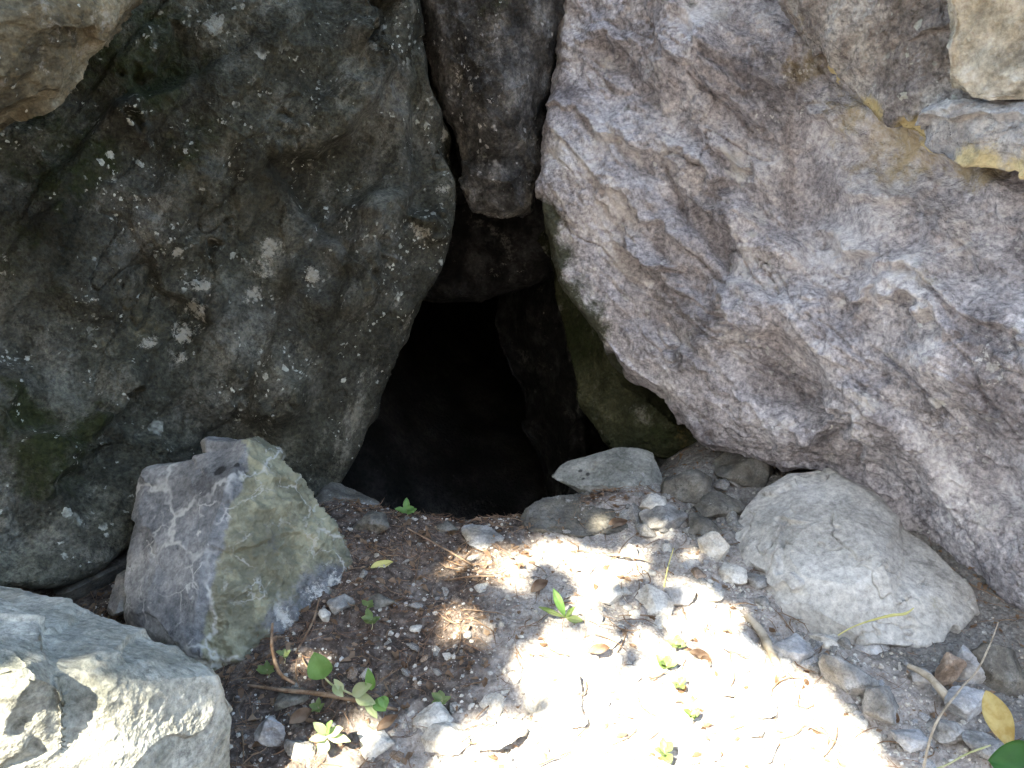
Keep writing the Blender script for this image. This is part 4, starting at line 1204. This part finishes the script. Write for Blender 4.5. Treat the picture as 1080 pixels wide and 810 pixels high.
# lower pale seedling
g = gpt(345, 790); e = plant('seedling', g, 'low pale-leaved seedling at the bottom below the round-leaved one')
for i, (b, t, w, m) in enumerate([((345, 775), (330, 762), 11, 'pale_leaf'), ((346, 776), (362, 768), 12, 'pale_leaf'), ((344, 780), (338, 796), 15, 'pale_leaf'), ((345, 777), (370, 782), 11, 'pale_leaf'), ((345, 774), (350, 760), 9, 'green_leaf'), ((345, 778), (326, 780), 10, 'pale_leaf')]):
    add_part(e, leaf_mesh('leaf', at_px(*b, 1.84), at_px(*t, 1.82), w * 1.85 / FPX, (0.2 * math.sin(i), -.4, 1), M[m], seed=20 + i))
add_part(e, tube('stem', [g, at_px(345, 776, 1.84)], .0018, M['stem'], seg=8))


def sprig(px, py, leaves, mat, label, h=.03, seed=0, cat='plant', sz=10, power=.85):
    g, d = on_ground(px, py); e = plant('sprig', g, label, cat)
    r = random.Random(seed)
    tops = g + np.array([0, 0, h])
    add_part(e, tube('stem', [g, (g + tops) / 2 + np.array([.004, 0, 0]), tops], .0012, M['stem'], seg=8))
    for i in range(leaves):
        a = i * 2.4 + r.random(); b = tops - np.array([0, 0, r.uniform(0, h * .5)])
        L = sz * d / FPX * r.uniform(.8, 1.3)
        t = b + L * np.array([math.cos(a) * .85, math.sin(a) * .85, r.uniform(.2, .7)])
        add_part(e, leaf_mesh('leaf', b, t, L * r.uniform(.55, .8), (0, -.3, 1), M[mat], seed=seed + i, power=power))


sprig(429, 546, 6, 'green_leaf', 'bright green leafy sprig on the dark crest at the cave lip', .03, 1, sz=11)
sprig(392, 664, 7, 'grass_leaf', 'dull green weed in the shade right of the crumbly boulder face', .035, 2, sz=11)
sprig(388, 645, 4, 'grass_leaf', 'tiny green weed just uphill of the dull green weed', .02, 3, sz=8)
sprig(283, 716, 6, 'grass_leaf', 'small green weed between the two near boulders', .03, 4, sz=11)
sprig(300, 700, 4, 'grass_leaf', 'tiny weed beside the bent reddish root', .03, 5, sz=8)
sprig(336, 752, 5, 'grass_leaf', 'small weed under the round green leaf', .02, 6, sz=9)
sprig(712, 686, 6, 'grass_leaf', 'yellow green sprout in full sun right of the flush pale rock', .02, 7, sz=11)
sprig(702, 709, 7, 'grass_leaf', 'second sunlit sprout just below the first', .025, 8, sz=13)
sprig(716, 728, 5, 'grass_leaf', 'third sunlit sprout with brown tips', .02, 9, sz=12)
sprig(699, 803, 6, 'grass_leaf', 'sunlit sprout with dark leaf tips at the bottom edge', .04, 10, sz=14)
sprig(728, 766, 4, 'grass_leaf', 'sparse sunlit sprout above the bottom one', .04, 11, sz=10)
sprig(466, 745, 5, 'grass_leaf', 'faint green sprout in broken shade right of the seedling', .02, 12, sz=11)
sprig(866, 668, 4, 'grass_leaf', 'tiny sprout at the foot of the light grey boulder', .015, 13, sz=8)
# narrow blade plant in the dapples
g, d = on_ground(596, 652); e = plant('blade_plant', g, 'small plant with an upright green blade at the edge of the dapples')
for i, (t, w) in enumerate([((583, 620), 10), ((615, 655), 9), ((568, 640), 6), ((606, 640), 6)]):
    add_part(e, leaf_mesh('leaf', g + np.array([0, 0, .002]), at_px(*t, d - .03), w * d / FPX, TOCAM + np.array([0, 0, .6]), M['green_leaf' if i == 0 else 'grass_leaf'], seed=40 + i, power=1.3))
# fallen leaves with their own look
q = at_px(1060, 792, 1.60)
tag(grounded(leaf_mesh('fallen_leaf', at_px(1068, 792, 1.60), at_px(1040, 728, 1.66), 29 * 1.62 / FPX, TOCAM + np.array([-.5, 0, .3]), M['yellow_leaf'], seed=51, power=1.25, curl=.12)), 'large yellow leaf propped up near the lower right corner', 'leaf')
tag(grounded(leaf_mesh('green_leaf', at_px(1100, 815, 1.50), at_px(1042, 802, 1.52), 56 * 1.5 / FPX, TOCAM + np.array([0, 0, 1.]), M['dark_green_leaf'], seed=52, power=.8)), 'dark green rounded leaf poking in at the bottom right corner', 'leaf')
q, d = on_ground(402, 600)
tag(grounded(leaf_mesh('fallen_leaf', gpt(391, 601, .008), gpt(415, 597, .014), 11 * d / FPX, (0, -.3, 1), M['straw'], seed=53)), 'small yellowing leaf on dark litter behind the crumbly boulder', 'leaf')
q, d = on_ground(340, 760)
tag(grounded(leaf_mesh('fallen_leaf', gpt(306, 770, .02), gpt(330, 758, .03), 16 * d / FPX, (0.2, -.3, 1), M['litter'], seed=54)), 'curled tan leaf between the blue grey stone and the seedling', 'leaf')
tag(grounded(leaf_mesh('fallen_leaf', gpt(398, 778, .02), gpt(420, 760, .02), 14 * d / FPX, (-.2, -.3, 1), M['litter'], seed=55)), 'curled brown leaf below the main seedling', 'leaf')
for k, (px, py, m, lab) in enumerate([(620, 692, 'litter', 'brown leaf lying on the flush pale rock'), (750, 700, 'litter', 'folded orange brown leaf in full sun left of the weathered stick'), (738, 712, 'litter', 'second brown leaf right below the folded one'),
                                      (560, 628, 'litter', 'small brown leaf in the middle of the dapples'), (640, 560, 'litter', 'tan leaf on the near edge of the buried rock')]):
    d = on_ground(px, py)[1]; a = random.uniform(0, 6)
    b = gpt(px, py, .012)
    tag(grounded(leaf_mesh('fallen_leaf', b, b + np.array([math.cos(a), math.sin(a), .15]) * 24 * d / FPX, 13 * d / FPX, (.3 * math.sin(a), -.3, 1), M[m], seed=60 + k, curl=.4)), lab, 'leaf')

# ------------------------------------------------------------------ hillside: one closed shell behind the rocks that also forms the inside of the cave
prof = [(0.0, 7.2), (.5, 7.0), (.9, 6.3), (1.1, 5.2), (1.25, 4.3), (1.5, 3.7), (2.0, 3.5), (3.0, 3.6), (5.0, 4.6), (9.0, 8.0), (16., 14.)]
pr = catmull(np.array(prof), np.linspace(0, len(prof) - 1, 260))
th = np.linspace(0, 2 * math.pi, 360)
R_, T_ = np.meshgrid(np.arange(260), th, indexing='ij')
rr = pr[R_, 0]; yy = pr[R_, 1]
HX = .25 + rr * np.cos(T_) * 1.0; HZ = .55 + rr * np.sin(T_) * 1.0
HS = np.stack([HX, yy, HZ], 2).reshape(-1, 3)
amp = np.clip(rr.ravel() * .2, 0, .6)
HS = HS + np.stack([0 * amp, amp * fbm(HS * .7, 4, .5, 61), amp * .3 * fbm(HS * 1.1, 3, .5, 62)], 1)
HS[:, 1] += .0
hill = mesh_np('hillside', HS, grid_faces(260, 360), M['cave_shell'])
tag(hill, kind='structure')

# ------------------------------------------------------------------ tree over the clearing (behind and above the camera); its gaps let the sun through
AZ, EL = math.radians(-38), math.radians(51)
SUN = np.array([math.sin(AZ) * math.cos(EL), -math.cos(AZ) * math.cos(EL), math.sin(EL)])
e1 = np.cross(SUN, [0, 0, 1.]); e1 /= np.linalg.norm(e1); e2 = np.cross(e1, SUN)


def sunplane(p): return np.stack([p @ e1, p @ e2], -1)


lit_polys = []


def lit(poly, d=None):
    pts = [on_ground(a, b)[0] if d is None else at_px(a, b, d) for a, b in poly]
    lit_polys.append([tuple(sunplane(np.array(q))) for q in pts])


lit([(632, 600), (655, 590), (700, 600), (735, 625), (775, 650), (785, 682), (818, 704), (852, 724), (898, 756), (930, 795), (960, 860), (990, 960), (560, 980), (430, 880), (290, 880), (350, 812), (425, 785), (470, 760), (520, 738), (560, 718), (605, 698), (640, 665), (630, 630)])
lit([(68, 700), (150, 722), (170, 770), (170, 940), (-100, 940), (-70, 810), (40, 786), (58, 745)], 1.43)
lit([(182, 732), (200, 736), (190, 772), (180, 758)], 1.56)
holes = []
for (px, py, r) in [(466, 598, 15), (450, 585, 8), (535, 604, 20), (556, 590, 14), (515, 592, 12), (492, 572, 9), (606, 592, 22), (590, 575, 12), (620, 612, 14), (640, 585, 16), (668, 578, 12), (475, 640, 9), (560, 628, 10), (488, 655, 8),
                    (560, 690, 14), (590, 665, 13), (512, 700, 14), (540, 712, 16), (490, 728, 14), (462, 748, 12), (435, 765, 12), (600, 640, 8), (420, 705, 7), (395, 716, 9), (335, 700, 11), (350, 785, 14), (375, 800, 14), (412, 775, 10),
                    (480, 780, 16), (640, 548, 7), (470, 672, 9), (508, 662, 8), (700, 560, 8), (385, 760, 8), (300, 770, 7), (725, 585, 8)]:
    q, d = on_ground(px, py); holes.append((*sunplane(q), r * d / FPX))
holes = np.array(holes)
cen = sunplane(np.array([.0, 2.2, .6]))


def insidev(x, y, poly):
    c = np.zeros(x.shape, bool); n = len(poly); j = n - 1
    for i in range(n):
        xi, yi = poly[i]; xj, yj = poly[j]
        c ^= ((yi > y) != (yj > y)) & (x < (xj - xi) * (y - yi) / (yj - yi + 1e-12) + xi)
        j = i
    return c


NL = 54000
r = np.random.default_rng(77)
a = cen[0] + r.uniform(-2.7, 2.7, NL); b = cen[1] + r.uniform(-2.0, 2.4, NL)
p2 = np.stack([a, b, 0 * a], 1)
ja = a + .035 * fbm(p2 * 5, 2, .6, 71) + r.normal(0, .012, NL); jb = b + .035 * fbm(p2 * 5 + 9, 2, .6, 72) + r.normal(0, .012, NL)
rej = np.zeros(NL, bool)
for k, poly in enumerate(lit_polys):
    dl = (.038, .05, .02)[k]
    for q_ in range(8): rej |= insidev(ja + dl * math.cos(q_ * .785), jb + dl * math.sin(q_ * .785), poly)
for hx, hy, hr in holes: rej |= (ja - hx) ** 2 + (jb - hy) ** 2 < (hr * 1.12 + .026) ** 2
for (px, py, kr) in [(587, 628, 12), (527, 648, 20), (640, 640, 6), (530, 735, 10), (660, 700, 6), (655, 622, 8), (702, 640, 8), (612, 662, 10), (575, 742, 8), (740, 690, 6), (450, 790, 8)]:
    q, d = on_ground(px, py); kx, ky = sunplane(q)
    rej &= ~((ja - kx) ** 2 + (jb - ky) ** 2 < (kr * d / FPX) ** 2)
# a few leaves stay inside the gap and fleck it
rej &= ~((fbm(p2 * 3, 2, .5, 73) > .66) & (r.random(NL) < .18))
a, b = a[~rej], b[~rej]
zt = r.uniform(4.6, 5.4, len(a)) + .7 * fbm(np.stack([a, b, 0 * a], 1) * 1.2, 2, .5, 75)
base = a[:, None] * e1 + b[:, None] * e2
t = (zt - base[:, 2]) / SUN[2]
LP = base + t[:, None] * SUN
n = len(LP)
u = r.normal(size=(n, 3)) * .55 + SUN; u /= np.linalg.norm(u, axis=1)[:, None]
w1 = np.cross(u, r.normal(size=(n, 3))); w1 /= np.linalg.norm(w1, axis=1)[:, None]; w2 = np.cross(u, w1)
L = r.uniform(.045, .075, n)[:, None]
shape = [(-1, 0), (-.4, .5), (.35, .5), (1, 0), (.35, -.5), (-.4, -.5)]
V = np.stack([LP + w1 * L * sx + w2 * L * sy * 1.2 for sx, sy in shape], 1)
F = (np.array([[0, 1, 2, 3], [0, 3, 4, 5]])[None] + (np.arange(n) * 6)[:, None, None]).reshape(-1, 4)
TR = np.array([-3.6, -2.9, 0.0]); TR[2] = gh(TR[0], TR[1]) - .2
tree = bpy.data.objects.new('tree', None); COL.objects.link(tree); tree.location = TR
tag(tree, 'broadleaf tree behind the viewer whose branches shade the cave mouth', 'tree')
add_part(tree, mesh_np('crown', V.reshape(-1, 3), F, M['canopy'], smooth=False))
top = TR + np.array([.4, .5, 4.6])
add_part(tree, tube('trunk', [TR, TR + np.array([.1, .1, 2.2]), top, TR + np.array([.6, .8, 6.4])], [.22, .17, .13, .05], M['bark'], 1, 80, 18, rough=.2))
nb = 0
for j in r.permutation(n):
    tgt = LP[j]
    s0 = TR + (top - TR) * (.6 + .045 * nb)
    mid = (s0 + tgt) / 2 + np.array([0, 0, .35])
    path = sunplane(catmull(np.array([s0, mid, tgt]), np.linspace(0, 2, 40)))
    if any(insidev(path[:, 0] + ox, path[:, 1], poly).any() for poly in lit_polys for ox in (-.12, 0, .12)): continue
    add_part(tree, tube('branch', [s0, mid, tgt], [.06, .035, .012], M['bark'], nb, 30, 8))
    nb += 1
    if nb == 9: break

# ------------------------------------------------------------------ light
w = bpy.data.worlds.new('World'); scene.world = w; w.use_nodes = True
nt = w.node_tree; bg = nt.nodes['Background']
sky = nt.nodes.new('ShaderNodeTexSky'); sky.sky_type = 'NISHITA'; sky.sun_disc = False
sky.sun_elevation = EL; sky.sun_rotation = math.pi - AZ
nt.links.new(sky.outputs[0], bg.inputs[0]); bg.inputs[1].default_value = 0.15
sl = bpy.data.lights.new('sun', 'SUN'); sl.energy = 5.0; sl.angle = math.radians(.55); sl.color = (1, .97, .92)
so = bpy.data.objects.new('sun', sl); COL.objects.link(so)
so.rotation_euler = Vector(-SUN).to_track_quat('-Z', 'Y').to_euler()

vs = scene.view_settings
vs.view_transform = 'Standard'; vs.look = 'None'; vs.gamma = 1; vs.use_curve_mapping = False
vs.exposure = 3.05
vs.use_white_balance = True; vs.white_balance_temperature = 7800; vs.white_balance_tint = 4
scene.cycles.max_bounces = 5; scene.cycles.diffuse_bounces = 4
scene.cycles.use_denoising = True
scene.cycles.use_adaptive_sampling = True; scene.cycles.adaptive_threshold = .03; scene.cycles.adaptive_min_samples = 24
